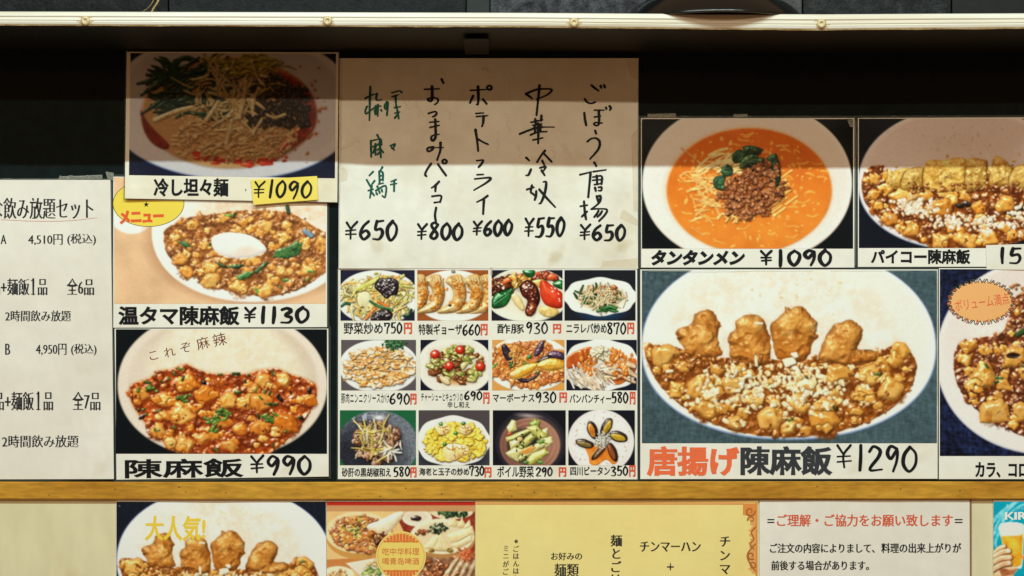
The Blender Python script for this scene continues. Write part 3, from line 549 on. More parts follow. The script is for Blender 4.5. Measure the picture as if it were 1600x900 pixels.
def d_leek_liver():
    cv = Cv(882, 422, 993, 501, rgb(30, 34, 40), 44, 3)
    cv.ell(940, 488, 46, 16, rgb(30, 62, 92), .6)
    plate(cv, 938, 464, 57, 29, rgb(232, 230, 216), rgb(224, 212, 184), .035)
    cv.ell(938, 466, 36, 20, rgb(216, 180, 118), .4, amt=.8)
    bits(cv, 942, 460, 15, 8, 90, 3, 6, [rgb(186, 116, 62), rgb(160, 90, 44), rgb(206, 140, 84)], 3.5, .8)
    shreds(cv, 938, 466, 17, 8, 90, 10, 26, .7, 1.5, [rgb(222, 196, 140), rgb(206, 172, 110), rgb(226, 206, 158)], 2.4)
    shreds(cv, 934, 464, 18, 9, 24, 8, 18, 1.2, 2.2, [rgb(56, 96, 52), rgb(44, 74, 46), rgb(94, 122, 60)], 2.2); bits(cv, 946, 460, 10, 6, 22, 3, 5, [rgb(186, 110, 60), rgb(206, 140, 84)], 3, .8)
    shreds(cv, 940, 466, 18, 9, 46, 12, 28, .7, 1.4, [rgb(226, 200, 146), rgb(232, 214, 170)], 2)
    shreds(cv, 946, 482, 7, 2, 10, 8, 18, 1.6, 2.4, [rgb(58, 116, 56)], 2.6, a0=-.2, a1=.3)
    return EG(cv)
def d_garlic_pork():
    cv = Cv(533, 531, 650, 610, rgb(92, 86, 88), 45, 3)
    plate(cv, 592, 572, 62, 41, rgb(228, 228, 218), rgb(224, 218, 204))
    for x, y in cv.pick(lambda x, y: ((x-592)/55)**2+((y-574)/29)**2 < 1, 535, 540, 650, 608, 380):
        t = U(cv, 0, 1); col = rgb(238, 228, 208) if t < .5 else (rgb(222, 176, 110) if t < .8 else rgb(206, 140, 66))
        cv.blob(x, y, U(cv, 4, 9), U(cv, 2, 4.5), U(cv, -.7, .7), 3, col, rgb(206, 150, 82), gl=.4, rough=.35, tex=1.2, soft=.3)
    for i in range(60): cv.blob(592+cv.r.normal()*24, 572+cv.r.normal()*14, U(cv, 3, 7), U(cv, 1, 2.2), U(cv, -.6, .6), .6, rgb(196, 128, 62), rgb(222, 166, 96), gl=.3, lift=1, rough=.4, soft=.6)
    bits(cv, 616, 538, 10, 5, 130, 1.4, 3.4, [rgb(70, 122, 76), rgb(44, 92, 56), rgb(90, 140, 90)], 2.6, .2)
    return EG(cv)
def d_pork_cucumber():
    cv = Cv(657, 531, 763, 610, rgb(26, 30, 46), 46, 3)
    plate(cv, 711, 571, 58, 44, rgb(228, 220, 202), rgb(224, 212, 190), 0, p=2.3)
    cv.ell(714, 590, 34, 14, rgb(206, 140, 72), .5, amt=.7)
    it = [(x, y, int(cv.r.integers(5))) for x, y in cv.pick(lambda x, y: ((x-713)/41)**2+((y-571)/28)**2 < 1, 660, 540, 760, 606, 125)]
    for x, y, k in it:
        if k < 2: cv.blob(x, y, U(cv, 5, 9), U(cv, 3.5, 5.5), U(cv, 0, 3), 5, rgb(176, 172, 92), rgb(116, 122, 50), gl=.6, rough=.14)
        elif k in (2, 4): cv.cube(x, y, U(cv, 6, 9), 5, rgb(156, 98, 52), rgb(112, 62, 32), .7)
        else: cv.blob(x, y, U(cv, 5, 8), U(cv, 3, 5), U(cv, 0, 3), 4, rgb(216, 206, 146), rgb(186, 170, 96), gl=.5)
    cv.poly(smooth([(688, 588), (698, 590), (704, 598), (700, 602), (690, 596)], 4, True), rgb(228, 214, 178), rgb(206, 176, 130), 4, .4, dome=2)
    for x, y in ((680, 554), (719, 547), (702, 572), (750, 573)):
        cv.blob(x, y, 8, 7.6, 0, 8, rgb(204, 62, 34), rgb(188, 46, 24), gl=1, rough=.02, lift=.6)
        cv.blob(x-2, y-3, 1.5, 1, 0, .4, rgb(250, 210, 190), lift=1, gl=1)
    return EG(cv)
def d_mapo_eggplant():
    cv = Cv(769, 531, 882, 610, rgb(206, 150, 80), 47, 3)
    plate(cv, 826, 568, 66, 43, rgb(234, 230, 216), rgb(228, 218, 200))
    poly = smooth([(769, 553), (784, 542), (800, 536), (850, 533), (862, 545), (882, 552), (882, 590), (862, 598), (830, 607), (808, 602), (790, 592), (769, 586)], 4, True)
    mapo(cv, poly, 0, 420, (5, 8), 4, pal=(TOFU, TOFU2, rgb(206, 130, 66), rgb(170, 92, 42), rgb(196, 118, 66), rgb(146, 80, 44)), gl=.8)
    for p, c in (([(784, 542), (790, 538), (800, 552), (806, 566), (800, 570), (788, 558)], rgb(60, 46, 58)), ([(834, 552), (842, 536), (850, 534), (848, 548), (838, 558)], rgb(92, 66, 86)), ([(856, 552), (866, 548), (880, 552), (882, 562), (868, 562), (856, 558)], rgb(92, 66, 90)),
                 ([(800, 584), (824, 592), (842, 582), (838, 590), (820, 598), (804, 590)], rgb(52, 42, 56)), ([(838, 566), (852, 556), (862, 558), (852, 566)], rgb(44, 38, 44))):
        cv.poly(smooth(p, 4, True), c, c*.7, 5, .8, .6, dome=2.5, grain=.4)
    for p in ([(796, 586), (806, 576), (826, 568), (842, 568), (838, 576), (824, 586), (806, 592)], [(838, 572), (850, 562), (868, 560), (882, 566), (880, 576), (856, 580)]):
        cv.poly(smooth(p, 4, True), rgb(226, 180, 84), rgb(206, 146, 46), 5, .7, .6, dome=3, grain=.3)
    cv.blob(803, 583, 6, 3.4, -.3, 1, rgb(244, 228, 182), rgb(226, 190, 120), lift=1)
    for p in ([(796, 568), (801, 565), (802, 574), (797, 576)], [(824, 556), (831, 552), (830, 560), (824, 562)], [(836, 582), (844, 578), (842, 584)]): cv.poly(p, rgb(40, 92, 50), rgb(70, 120, 66), 3, .5)
    shreds(cv, 805, 555, 8, 10, 10, 10, 22, 1, 2, [rgb(216, 160, 76)], 2)
    return EG(cv)
def d_bang_bang_chicken():
    cv = Cv(885, 531, 995, 610, rgb(26, 30, 46), 48, 3)
    plate(cv, 940, 571, 60, 40, rgb(234, 230, 220), rgb(230, 222, 206), .03)
    cv.poly(smooth([(885, 560), (900, 549), (922, 542), (926, 552), (908, 570), (886, 576)], 4, True), rgb(186, 94, 38), rgb(166, 74, 26), 2, .8, sm=0)
    cv.poly(smooth([(950, 585), (984, 560), (995, 566), (990, 584), (970, 600), (955, 598)], 4, True), rgb(196, 110, 50), h=1, gl=.6)
    bits(cv, 938, 552, 11, 7, 60, 3, 6, [rgb(238, 228, 196), rgb(226, 210, 166)], 3, .3)
    shreds(cv, 920, 592, 17, 8, 90, 14, 28, 1.6, 3, [rgb(240, 222, 196), rgb(230, 204, 170), rgb(244, 232, 214)], 2.4, .3, 2, a0=.3, a1=1.3)
    shreds(cv, 966, 578, 12, 9, 40, 14, 28, 2, 4, [rgb(236, 214, 180), rgb(226, 190, 148)], 3.4, .4, 2, a0=-.2, a1=.8)
    for cx, cy, sx, sy, n in ((917, 566, 7, 9, 34), (966, 564, 10, 7, 34), (970, 580, 5, 9, 20), (958, 552, 3, 6, 12)):
        for _ in range(n): cv.blob(cx+cv.r.normal()*sx, cy+cv.r.normal()*sy, U(cv, 2, 4), U(cv, 3, 6), U(cv, -.3, .3), 1, rgb(206, 126, 52), rgb(176, 92, 32), gl=1, rough=.4, lift=.9, soft=.4)
    return EG(cv)
def d_gizzard():
    cv = Cv(531, 641, 650, 727, rgb(34, 98, 64), 49, 3)
    m = cv.ell(590, 695, 64, 54, rgb(46, 48, 58), .03, col2=rgb(112, 118, 124), g=lambda u, v, d: .45+.55*u-.5*v+.5*np.clip(d-.8, 0, 1)*3)
    cv.C = np.clip(cv.C*(1+.35*(cv.N2*cv.N1+.3*cv.N2)[..., None]*m[..., None]), 0, 1)
    cv.ell(588, 700, 44, 32, rgb(40, 42, 52), .6, amt=.8)
    for i in range(26): cv.blob(572+cv.r.normal()*12, 652+cv.r.normal()*5, U(cv, 1, 3), U(cv, 1, 2), 0, .4, rgb(176, 178, 190), rgb(110, 112, 130), rough=.4)
    cv.ell(592, 653, 14, 6, rgb(226, 226, 224), .8)
    bits(cv, 588, 690, 20, 18, 170, 4, 8, [rgb(196, 150, 118), rgb(166, 116, 88), rgb(212, 172, 138), rgb(126, 80, 58)], 4.5, .5)
    shreds(cv, 586, 686, 17, 17, 40, 16, 34, 1.1, 2.6, [rgb(222, 200, 130), rgb(206, 180, 92), rgb(232, 220, 180), rgb(186, 160, 80)], 3.4, .5)
    shreds(cv, 612, 702, 10, 6, 12, 10, 22, 1.2, 2.2, [rgb(236, 230, 214)], 2.4)
    return EG(cv)
def d_shrimp_egg():
    cv = Cv(654, 641, 765, 727, rgb(80, 74, 74), 50, 3)
    cv.ell(708, 716, 70, 22, rgb(46, 50, 60), .4)
    plate(cv, 708, 690, 58, 39, rgb(234, 230, 222), rgb(230, 222, 208), .025)
    for x, y in cv.pick(lambda x, y: ((x-712)/47)**2+((y-692)/28)**2 < 1, 660, 655, 765, 722, 300):
        cv.blob(x, y, U(cv, 4, 10), U(cv, 3, 6), U(cv, 0, 3), 3, rgb(236, 206, 92), rgb(220, 180, 54), gl=.35, rough=.3, soft=.3)
    for x, y, r in ((692, 671, 12), (727, 672, 11), (708, 706, 17), (722, 704, 12)):
        cv.blob(x, y, r, r*.85, 0, 6, rgb(238, 214, 160), rgb(226, 186, 116), gl=.5, rough=.07, lift=.8)
        for a in np.linspace(-2.5, 1.2, 5): cv.strand([(x+math.cos(a)*r*.35, y+math.sin(a)*r*.3), (x+math.cos(a)*r*.85, y+math.sin(a)*r*.72)], .7, -.5, rgb(226, 176, 110), lift=1)
        cv.blob(x+1, y-r*.2, r*.22, r*.16, 0, -1.5, rgb(206, 150, 70), lift=1)
    for x, y in ((689, 663), (724, 662), (712, 677), (695, 694)): cv.blob(x, y, 3.6, 3.4, 0, 4, rgb(80, 134, 62), rgb(58, 108, 48), gl=.9, rough=.03)
    return EG(cv)
def d_boiled_vegetables():
    cv = Cv(770, 641, 884, 727, rgb(24, 26, 34), 51, 3)
    cv.ell(829, 692, 56, 52, rgb(44, 42, 50), .05); cv.ell(829, 692, 50, 46, rgb(66, 58, 60), .04)
    m = cv.ell(828, 695, 48, 43, rgb(128, 90, 76), .05, col2=rgb(166, 122, 102), g=lambda u, v, d: .5+.6*u-.3*v+.25*np.sin(d*42))
    cv.ell(826, 650, 26, 5, rgb(186, 166, 160), .9, ang=.1, amt=.8)
    cv.ell(818, 696, 28, 30, rgb(34, 38, 36), .3, amt=.9)
    Lf = [(rgb(222, 214, 160), rgb(196, 188, 112)), (rgb(206, 196, 118), rgb(160, 160, 74)), (rgb(176, 180, 92), rgb(118, 136, 58))]
    for p, k in (([(792, 668), (800, 656), (806, 658), (808, 672), (796, 678)], 0), ([(826, 662), (836, 654), (844, 658), (842, 672), (830, 674)], 2), ([(846, 672), (856, 668), (856, 680), (848, 684)], 0), ([(790, 684), (808, 676), (830, 668), (832, 674), (804, 690), (792, 690)], 1), ([(796, 690), (812, 684), (812, 698), (798, 702)], 0),
                 ([(806, 704), (820, 684), (838, 670), (846, 676), (830, 692), (812, 708)], 1), ([(822, 668), (838, 664), (856, 682), (848, 690), (834, 680)], 1), ([(844, 684), (862, 682), (864, 692), (854, 700), (844, 694)], 0), ([(790, 708), (804, 698), (818, 702), (810, 722), (796, 714)], 0), ([(808, 716), (824, 698), (846, 690), (856, 694), (836, 708), (814, 720)], 0), ([(820, 722), (830, 708), (852, 700), (858, 708), (842, 720), (830, 728)], 1), ([(838, 690), (848, 684), (852, 688), (844, 696)], 2)):
        cv.poly(p, *Lf[k], 5, .5, .6, 1.2, dome=2.6, grain=.3)
    cv.poly(smooth([(814, 704), (826, 698), (838, 698), (830, 706), (816, 710)], 3, True), rgb(206, 134, 56), rgb(220, 166, 90), 1, .5)
    cv.blob(797, 678, 5, 3, -.2, 2, rgb(160, 72, 40)); cv.blob(812, 686, 5, 4, 0, 2, rgb(226, 190, 130))
    for i in range(16): cv.blob(826+cv.r.normal()*12, 692+cv.r.normal()*8, 2.4, 1.2, U(cv, 0, 3), .6, rgb(40, 54, 30), lift=.9)
    for x, y in ((846, 690), (822, 722), (844, 722)): cv.blob(x, y, 5, 3, 0, 2, rgb(110, 150, 74), rgb(80, 120, 60))
    return EG(cv)
def d_century_egg():
    cv = Cv(888, 641, 992, 727, rgb(24, 26, 36), 52, 3)
    cv.ell(939, 690, 52, 50, rgb(222, 216, 208), .02); cv.ell(939, 688, 46, 44, rgb(228, 224, 218), .1)
    for i in range(44):
        a = U(cv, 0, 6.28); d = U(cv, .72, .95); cv.blob(939+50*d*math.cos(a), 689+48*d*math.sin(a), 1.2, 1, 0, .1, rgb(206, 170, 140), rgb(186, 160, 150))
    cv.poly(smooth([(903, 688), (915, 686), (930, 696), (944, 694), (955, 706), (964, 720), (958, 725), (948, 718), (940, 722), (932, 727), (922, 724), (920, 714), (914, 700)], 4, True), rgb(226, 146, 62), rgb(206, 116, 40), 1, .8)
    for x, y, a, l, w, c in ((926, 672, 1.2, 13, 6.5, rgb(206, 130, 50)), (947, 668, -1.1, 14, 6.5, rgb(186, 146, 40)), (966, 682, .3, 13, 7, rgb(196, 158, 44)), (914, 693, .25, 13, 5.5, rgb(120, 100, 50)), (936, 706, -.8, 15, 4, rgb(90, 56, 30)), (957, 706, 1.2, 14, 5.5, rgb(150, 80, 40))):
        c0, s0 = math.cos(a), math.sin(a)
        l, w = l*1.18, w*1.25
        cv.blob(x, y, l, w, a, 6, rgb(56, 44, 34), rgb(36, 30, 30), gl=.8, rough=.05)
        cv.blob(x-s0*1.6, y+c0*1.6, l*.82, w*.62, a, 1.5, c, c*.85, gl=.7, rough=.06, lift=1)
    shreds(cv, 940, 688, 6, 6, 60, 4, 11, .6, 1.1, [rgb(240, 236, 220), rgb(222, 216, 190)], 3, .3, 1)
    return EG(cv)
def dish_beer_house():
    cv = Cv(510, 784, 743, 910, rgb(226, 184, 124), 61, 2)
    cv.C = np.clip(cv.C*(1+.06*cv.N15[..., None]), 0, 1)
    cv.poly([(510, 874), (600, 870), (600, 886), (510, 890)], rgb(196, 130, 74), h=0); cv.poly([(622, 812), (664, 806), (690, 800), (743, 800), (743, 880), (690, 876), (640, 850)], rgb(150, 66, 44), rgb(120, 50, 36), h=0)
    cv.poly([(664, 864), (743, 862), (743, 910), (650, 910)], rgb(186, 150, 116), rgb(120, 84, 60), h=0)
    # clay pot of mapo tofu with a spoon
    cv.ell(562, 838, 54, 36, rgb(196, 146, 80), .02); cv.ell(560, 832, 52, 33, rgb(238, 210, 160), .03); cv.ell(558, 832, 43, 27, rgb(206, 160, 104), .05)
    poly = smooth([(517, 834), (524, 818), (545, 808), (575, 808), (596, 818), (604, 838), (592, 856), (565, 862), (538, 856)], 4, True)
    mapo(cv, poly, 60, 330, (3.5, 7.5), 16, pal=(rgb(226, 166, 90), rgb(206, 130, 56), rgb(176, 112, 70), rgb(126, 74, 44), rgb(150, 96, 66), rgb(80, 46, 30)), gl=.9, gcol=rgb(90, 116, 50), gs=.6)
    cv.poly(smooth([(572, 822), (596, 812), (622, 800), (632, 804), (616, 824), (600, 836), (588, 836)], 4, True), rgb(240, 222, 188), rgb(226, 200, 156), 5, .4, dome=4, jit=0)
    cv.cube(580, 834, 9, 7, rgb(206, 140, 66), rgb(176, 104, 40), .6); cv.cube(596, 846, 10, 4, rgb(80, 44, 26), rgb(46, 26, 18), .6)
    bits(cv, 594, 840, 8, 6, 40, 2, 4, [rgb(126, 70, 36), rgb(66, 38, 24), rgb(160, 96, 50)], 3, .8)
    bits(cv, 556, 828, 7, 5, 40, 1.5, 3, [rgb(140, 150, 70), rgb(70, 96, 44), rgb(206, 196, 110)], 2, .3)
    # white saucer, greens, duck pancakes
    cv.ell(652, 810, 24, 13, rgb(236, 222, 196), .04, p=2); cv.ell(650, 808, 20, 9, rgb(226, 206, 176), .2); cv.blob(650, 810, 10, 4.5, 0, 3, rgb(60, 40, 36), rgb(36, 26, 26), gl=1)
    cv.ell(706, 800, 34, 12, rgb(226, 206, 170), .04); bits(cv, 706, 799, 14, 5, 120, 2, 4, [rgb(50, 84, 46), rgb(30, 58, 36), rgb(76, 110, 56)], 2.5, .3)
    cv.ell(692, 842, 52, 30, rgb(176, 130, 80), .03); cv.ell(691, 838, 51, 28, rgb(240, 224, 188), .03); cv.ell(690, 838, 44, 23, rgb(228, 206, 166), .1)
    for p in ([(700, 822), (710, 808), (722, 826)], [(712, 824), (722, 810), (732, 828)], [(722, 826), (734, 812), (738, 832)], [(698, 836), (738, 822), (742, 834), (726, 848), (702, 848)], [(660, 858), (676, 838), (690, 834), (704, 858)], [(676, 860), (686, 838), (706, 854), (704, 862)], [(704, 852), (738, 834), (738, 846), (716, 858)]):
        cv.poly(p, rgb(238, 218, 168), rgb(226, 198, 140), 4, .2, .5, dome=4)
    bits(cv, 684, 826, 8, 5, 60, 2, 4, [rgb(46, 74, 40), rgb(26, 46, 30), rgb(196, 190, 150)], 3, .4); bits(cv, 660, 832, 6, 3, 20, 2, 4, [rgb(186, 110, 56), rgb(150, 80, 40)], 3, .9)
    for x, y in ((674, 860), (704, 860)): cv.blob(x, y, 6, 3.5, 0, 2, rgb(120, 84, 40), rgb(176, 160, 70))
    # lower dishes
    cv.poly([(540, 880), (586, 872), (612, 884), (606, 905), (566, 902)], rgb(236, 226, 200), h=2); bits(cv, 580, 892, 8, 5, 50, 2, 5, [rgb(160, 186, 96), rgb(226, 206, 150), rgb(120, 160, 70)], 3, .3); bits(cv, 584, 880, 6, 3, 20, 2, 5, [rgb(232, 196, 130)], 3, .5)
    cv.ell(528, 898, 26, 14, rgb(238, 222, 186), .04); bits(cv, 526, 900, 10, 6, 40, 2, 5, [rgb(222, 166, 96), rgb(236, 200, 140)], 3, .6)
    cv.ell(572, 908, 18, 10, rgb(232, 226, 214), .06)
    for i in range(40): cv.blob(680+cv.r.normal()*16, 896+cv.r.normal()*9, U(cv, 4, 9), U(cv, 3, 5), U(cv, 0, 3), 4, rgb(176, 108, 62), rgb(122, 66, 38), gl=.9, rough=.3)
    for k in range(4): cv.strand([(690+k*13, 908), (716+k*10, 870)], 3, 3, rgb(226, 206, 172), rgb(186, 150, 110), .3, sm=0)
    shreds(cv, 728, 868, 8, 5, 40, 6, 14, .8, 1.4, [rgb(206, 90, 50), rgb(226, 130, 80)], 2)
    # patterned cloth strip and red edge on top
    st = (cv.Y < 799.5); ck = ((np.floor(cv.X/1.6)+np.floor(cv.Y/1.6)) % 2)[..., None]
    cv.C = np.where(st[..., None], rgb(176, 126, 84)*(1-ck)+rgb(206, 160, 112)*ck, cv.C); cv.H[st] = 0; cv.G[st] = 0
    rd = (cv.Y < 790); cv.C = np.where(rd[..., None], rgb(176, 48, 38), cv.C)
    return cv.finish(1., amb=.58, ao=.04)
def dish_beer_glass():
    cv = Cv(1552, 784, 1632, 910, rgb(2, 158, 178), 71, 2.5)
    cv.C = np.clip(cv.C*(1+.05*cv.N40[..., None]), 0, 1)
    for P, w in (([(1550, 818), (1562, 804), (1590, 782)], 3.5), ([(1552, 836), (1566, 818), (1574, 790)], 3), ([(1552, 834), (1562, 812), (1582, 790), (1600, 778)], 2.4), ([(1558, 860), (1556, 845), (1566, 826), (1588, 808)], 2.5), ([(1580, 800), (1596, 790), (1612, 786)], 2)):
        cv.strand(P, w, 0, rgb(150, 214, 226), rgb(80, 190, 206), 0, base=0, taper=.5, jit=0)
    gl = [(1562, 819), (1599, 819), (1599, 845), (1597, 884), (1590, 888), (1577, 887), (1570, 880), (1565, 845)]
    cv.poly(smooth(gl, 3, True), rgb(206, 232, 234), h=0, jit=0)
    cv.poly([(1564, 838), (1598, 834), (1597, 866), (1596, 882), (1588, 886), (1576, 885), (1571, 878), (1566, 850)], rgb(238, 186, 62), rgb(226, 150, 40), h=1.5, gl=.2, dome=6, jit=0)
    cv.ell(1585, 852, 12, 14, rgb(246, 214, 90), .9, amt=.7)
    m = cv.ell(1580, 829, 19, 9.5, rgb(226, 234, 228), .25, p=3.5); cv.ell(1580, 819, 18.5, 2.6, rgb(240, 242, 236), .3)
    sk, sk2, dk = rgb(240, 206, 164), rgb(226, 172, 124), rgb(186, 120, 80)
    cv.poly(smooth([(1548, 876), (1560, 866), (1572, 862), (1578, 884), (1590, 888), (1584, 898), (1576, 916), (1546, 916)], 4, True), sk2, sk, 4, .2, dome=5, jit=0)
    cv.poly([(1560, 886), (1578, 890), (1588, 888), (1582, 896), (1566, 902)], dk, rgb(150, 86, 56), 0, jit=0, soft=3)
    for (x0, y0, x1, y1), r in (((1553, 866, 1569, 854), 3.6), ((1553, 871, 1576, 861), 4.2), ((1552, 879, 1578, 871), 4.3), ((1552, 890, 1577, 880), 4.2)):
        cv.strand([(x0, y0), ((x0+x1)/2, (y0+y1)/2-2.2), (x1, y1)], r+.5, 1, dk, base=5); cv.strand([(x0, y0-.5), ((x0+x1)/2, (y0+y1)/2-2.7), (x1, y1-.3)], r-.2, 3, sk, sk2, .25, base=6)
        cv.blob(x1-1.5, y1-.6, 1.9, 1.4, -.4, .3, rgb(248, 222, 196), lift=1)
    cv.poly(smooth([(1597, 868), (1604, 866), (1604, 876), (1598, 874)], 3, True), rgb(222, 140, 110), h=2)
    return cv.finish(.9, amb=.6)
# ================================================================= materials
MATS = {}
def mat(name, col, rough=.5, spec=.4, coat=0., metal=0., bump=0., bscale=60., noise=0., nscale=8., col2=None, stretch=(1, 1, 1), mix=None, att=None, lo=.35, hi=.65, spots=0.):
    if name in MATS: return MATS[name]
    m = bpy.data.materials.new(name); m.use_nodes = True; MATS[name] = m
    nt = m.node_tree; b = nt.nodes["Principled BSDF"]; N = nt.nodes.new; K = nt.links.new
    b.inputs["Base Color"].default_value = (*col, 1); b.inputs["Roughness"].default_value = rough
    b.inputs["Specular IOR Level"].default_value = spec; b.inputs["Metallic"].default_value = metal; b.inputs["Coat Weight"].default_value = coat; b.inputs["Coat Roughness"].default_value = .2
    tc = N("ShaderNodeTexCoord"); mp = N("ShaderNodeMapping"); mp.inputs["Scale"].default_value = stretch; K(tc.outputs["Object"], mp.inputs[0])
    base = None
    if att:
        a = N("ShaderNodeAttribute"); a.attribute_name = att; base = a.outputs["Color"]
    if col2 is not None:
        n = N("ShaderNodeTexNoise"); n.inputs["Scale"].default_value = nscale; n.inputs["Detail"].default_value = 6; n.inputs["Roughness"].default_value = .62; K(mp.outputs[0], n.inputs["Vector"])
        r = N("ShaderNodeValToRGB"); r.color_ramp.elements[0].position = lo; r.color_ramp.elements[1].position = hi
        r.color_ramp.elements[0].color = (*col, 1); r.color_ramp.elements[1].color = (*col2, 1); K(n.outputs["Fac"], r.inputs[0]); base = r.outputs[0]
    if noise:
        n2 = N("ShaderNodeTexNoise"); n2.inputs["Scale"].default_value = nscale*9; n2.inputs["Detail"].default_value = 4; K(mp.outputs[0], n2.inputs["Vector"])
        mr = N("ShaderNodeMapRange"); mr.inputs[1].default_value = .3; mr.inputs[2].default_value = .7; mr.inputs[3].default_value = 1-noise; mr.inputs[4].default_value = 1+noise*.4; K(n2.outputs["Fac"], mr.inputs[0])
        mx = N("ShaderNodeMix"); mx.data_type = 'RGBA'; mx.blend_type = 'MULTIPLY'; mx.inputs[0].default_value = 1
        if base is not None: K(base, mx.inputs[6])
        else: mx.inputs[6].default_value = (*col, 1)
        K(mr.outputs[0], mx.inputs[7]); base = mx.outputs[2]
    if spots:
        n4 = N("ShaderNodeTexNoise"); n4.inputs["Scale"].default_value = 17; n4.inputs["Detail"].default_value = 3; K(mp.outputs[0], n4.inputs["Vector"])
        m4 = N("ShaderNodeMapRange"); m4.inputs[1].default_value = .64; m4.inputs[2].default_value = .74; m4.inputs[3].default_value = 0; m4.inputs[4].default_value = spots; K(n4.outputs["Fac"], m4.inputs[0])
        x4 = N("ShaderNodeMix"); x4.data_type = 'RGBA'; x4.inputs[7].default_value = (.5, .36, .15, 1); K(m4.outputs[0], x4.inputs[0]); K(base, x4.inputs[6]); base = x4.outputs[2]
    if base is not None: K(base, b.inputs["Base Color"])
    if bump:
        n3 = N("ShaderNodeTexNoise"); n3.inputs["Scale"].default_value = bscale; n3.inputs["Detail"].default_value = 5; K(mp.outputs[0], n3.inputs["Vector"])
        bp = N("ShaderNodeBump"); bp.inputs["Strength"].default_value = bump; bp.inputs["Distance"].default_value = .002; K(n3.outputs["Fac"], bp.inputs["Height"]); K(bp.outputs[0], b.inputs["Normal"])
    if mix is not None:   # see-through film: part of the light passes straight on
        out = nt.nodes["Material Output"]; t = N("ShaderNodeBsdfTransparent"); s = N("ShaderNodeMixShader"); s.inputs[0].default_value = mix
        K(t.outputs[0], s.inputs[1]); K(b.outputs[0], s.inputs[2]); K(s.outputs[0], out.inputs[0])
    return m
INK = mat("black_marker_ink", alb(18, 21, 23), .5, .15)
INKS = mat("printed_black_ink", alb(38, 38, 40), .5, .15)
GREEN = mat("green_marker_ink", alb(10, 80, 64), .5, .2)
RED = mat("red_marker_ink", alb(206, 84, 56), .5, .3)
ORANGE = mat("orange_red_poster_ink", alb(224, 104, 60), .5, .3)
PHOTO = mat("glossy_printed_photo", (.5, .5, .5), .3, .16, att="ink")
PAPER = mat("laminated_white_paper", alb(228, 227, 212), .42, .35, coat=.12, col2=alb(219, 215, 196), nscale=5, noise=.04, bump=.12, bscale=22, spots=.18)
PAPERC = mat("aged_white_paper", alb(222, 220, 203), .42, .3, col2=alb(204, 190, 156), nscale=4.6, noise=.07, bump=.22, bscale=18, spots=.4, lo=.42, hi=.8)
GREYP = mat("grey_white_notice_paper", alb(226, 222, 207), .45, .35, coat=.1, col2=alb(214, 208, 190), nscale=4, noise=.05, bump=.16, bscale=16, spots=.15)
FILM = mat("clear_laminate_film", (.10, .115, .11), .22, .6, mix=.45, bump=.35, bscale=120)
TAPE = mat("clear_sticky_tape", (.55, .53, .46), .25, .8, mix=.35, bump=.7, bscale=260)  # whitish body colour stands in for the shine of clear tape
OLDTAPE = mat("yellowed_sticky_tape", alb(206, 176, 112), .4, .4, mix=.17, noise=.2, nscale=30, bump=.3, bscale=200)
# ================================================================= geometry helpers
def P(px, py, d): f = (D-d)/D*S; return ((px-800)*f, -d, ZC+(450-py)*f)
def PA(px, py, d):
    px, py, d = np.broadcast_arrays(np.asarray(px, float), np.asarray(py, float), np.asarray(d, float)); f = (D-d)/D*S
    return np.stack([(px-800)*f, -d, ZC+(450-py)*f], -1).reshape(-1, 3)
def mesh(name, V, F, mats, parent=None, base=None, mi=None, smooth_=False, kind=None):
    me = bpy.data.meshes.new(name); V = np.asarray(V, float)
    if base is not None: V = V-np.asarray(base)
    me.from_pydata(V.tolist(), [], [tuple(int(i) for i in f) for f in F])
    for m in (mats if isinstance(mats, (list, tuple)) else [mats]): me.materials.append(m)
    if mi is not None: me.polygons.foreach_set("material_index", np.asarray(mi, dtype=np.int32))
    if smooth_: me.polygons.foreach_set("use_smooth", np.ones(len(me.polygons), bool))
    me.update()
    o = bpy.data.objects.new(name, me); sc.collection.objects.link(o)
    if parent is not None: o.parent = parent
    elif base is not None: o.location = base
    if kind: o["kind"] = kind
    return o
def tag(o, label, cat, group=None):
    o["label"] = label; o["category"] = cat
    if group: o["group"] = group
    return o
def boxes(L):
    V, F = [], []
    for x0, y0, z0, x1, y1, z1 in L:
        n = len(V); V += [(x0, y0, z0), (x1, y0, z0), (x1, y1, z0), (x0, y1, z0), (x0, y0, z1), (x1, y0, z1), (x1, y1, z1), (x0, y1, z1)]
        F += [(n, n+3, n+2, n+1), (n+4, n+5, n+6, n+7), (n, n+1, n+5, n+4), (n+1, n+2, n+6, n+5), (n+2, n+3, n+7, n+6), (n+3, n, n+4, n+7)]
    return V, F
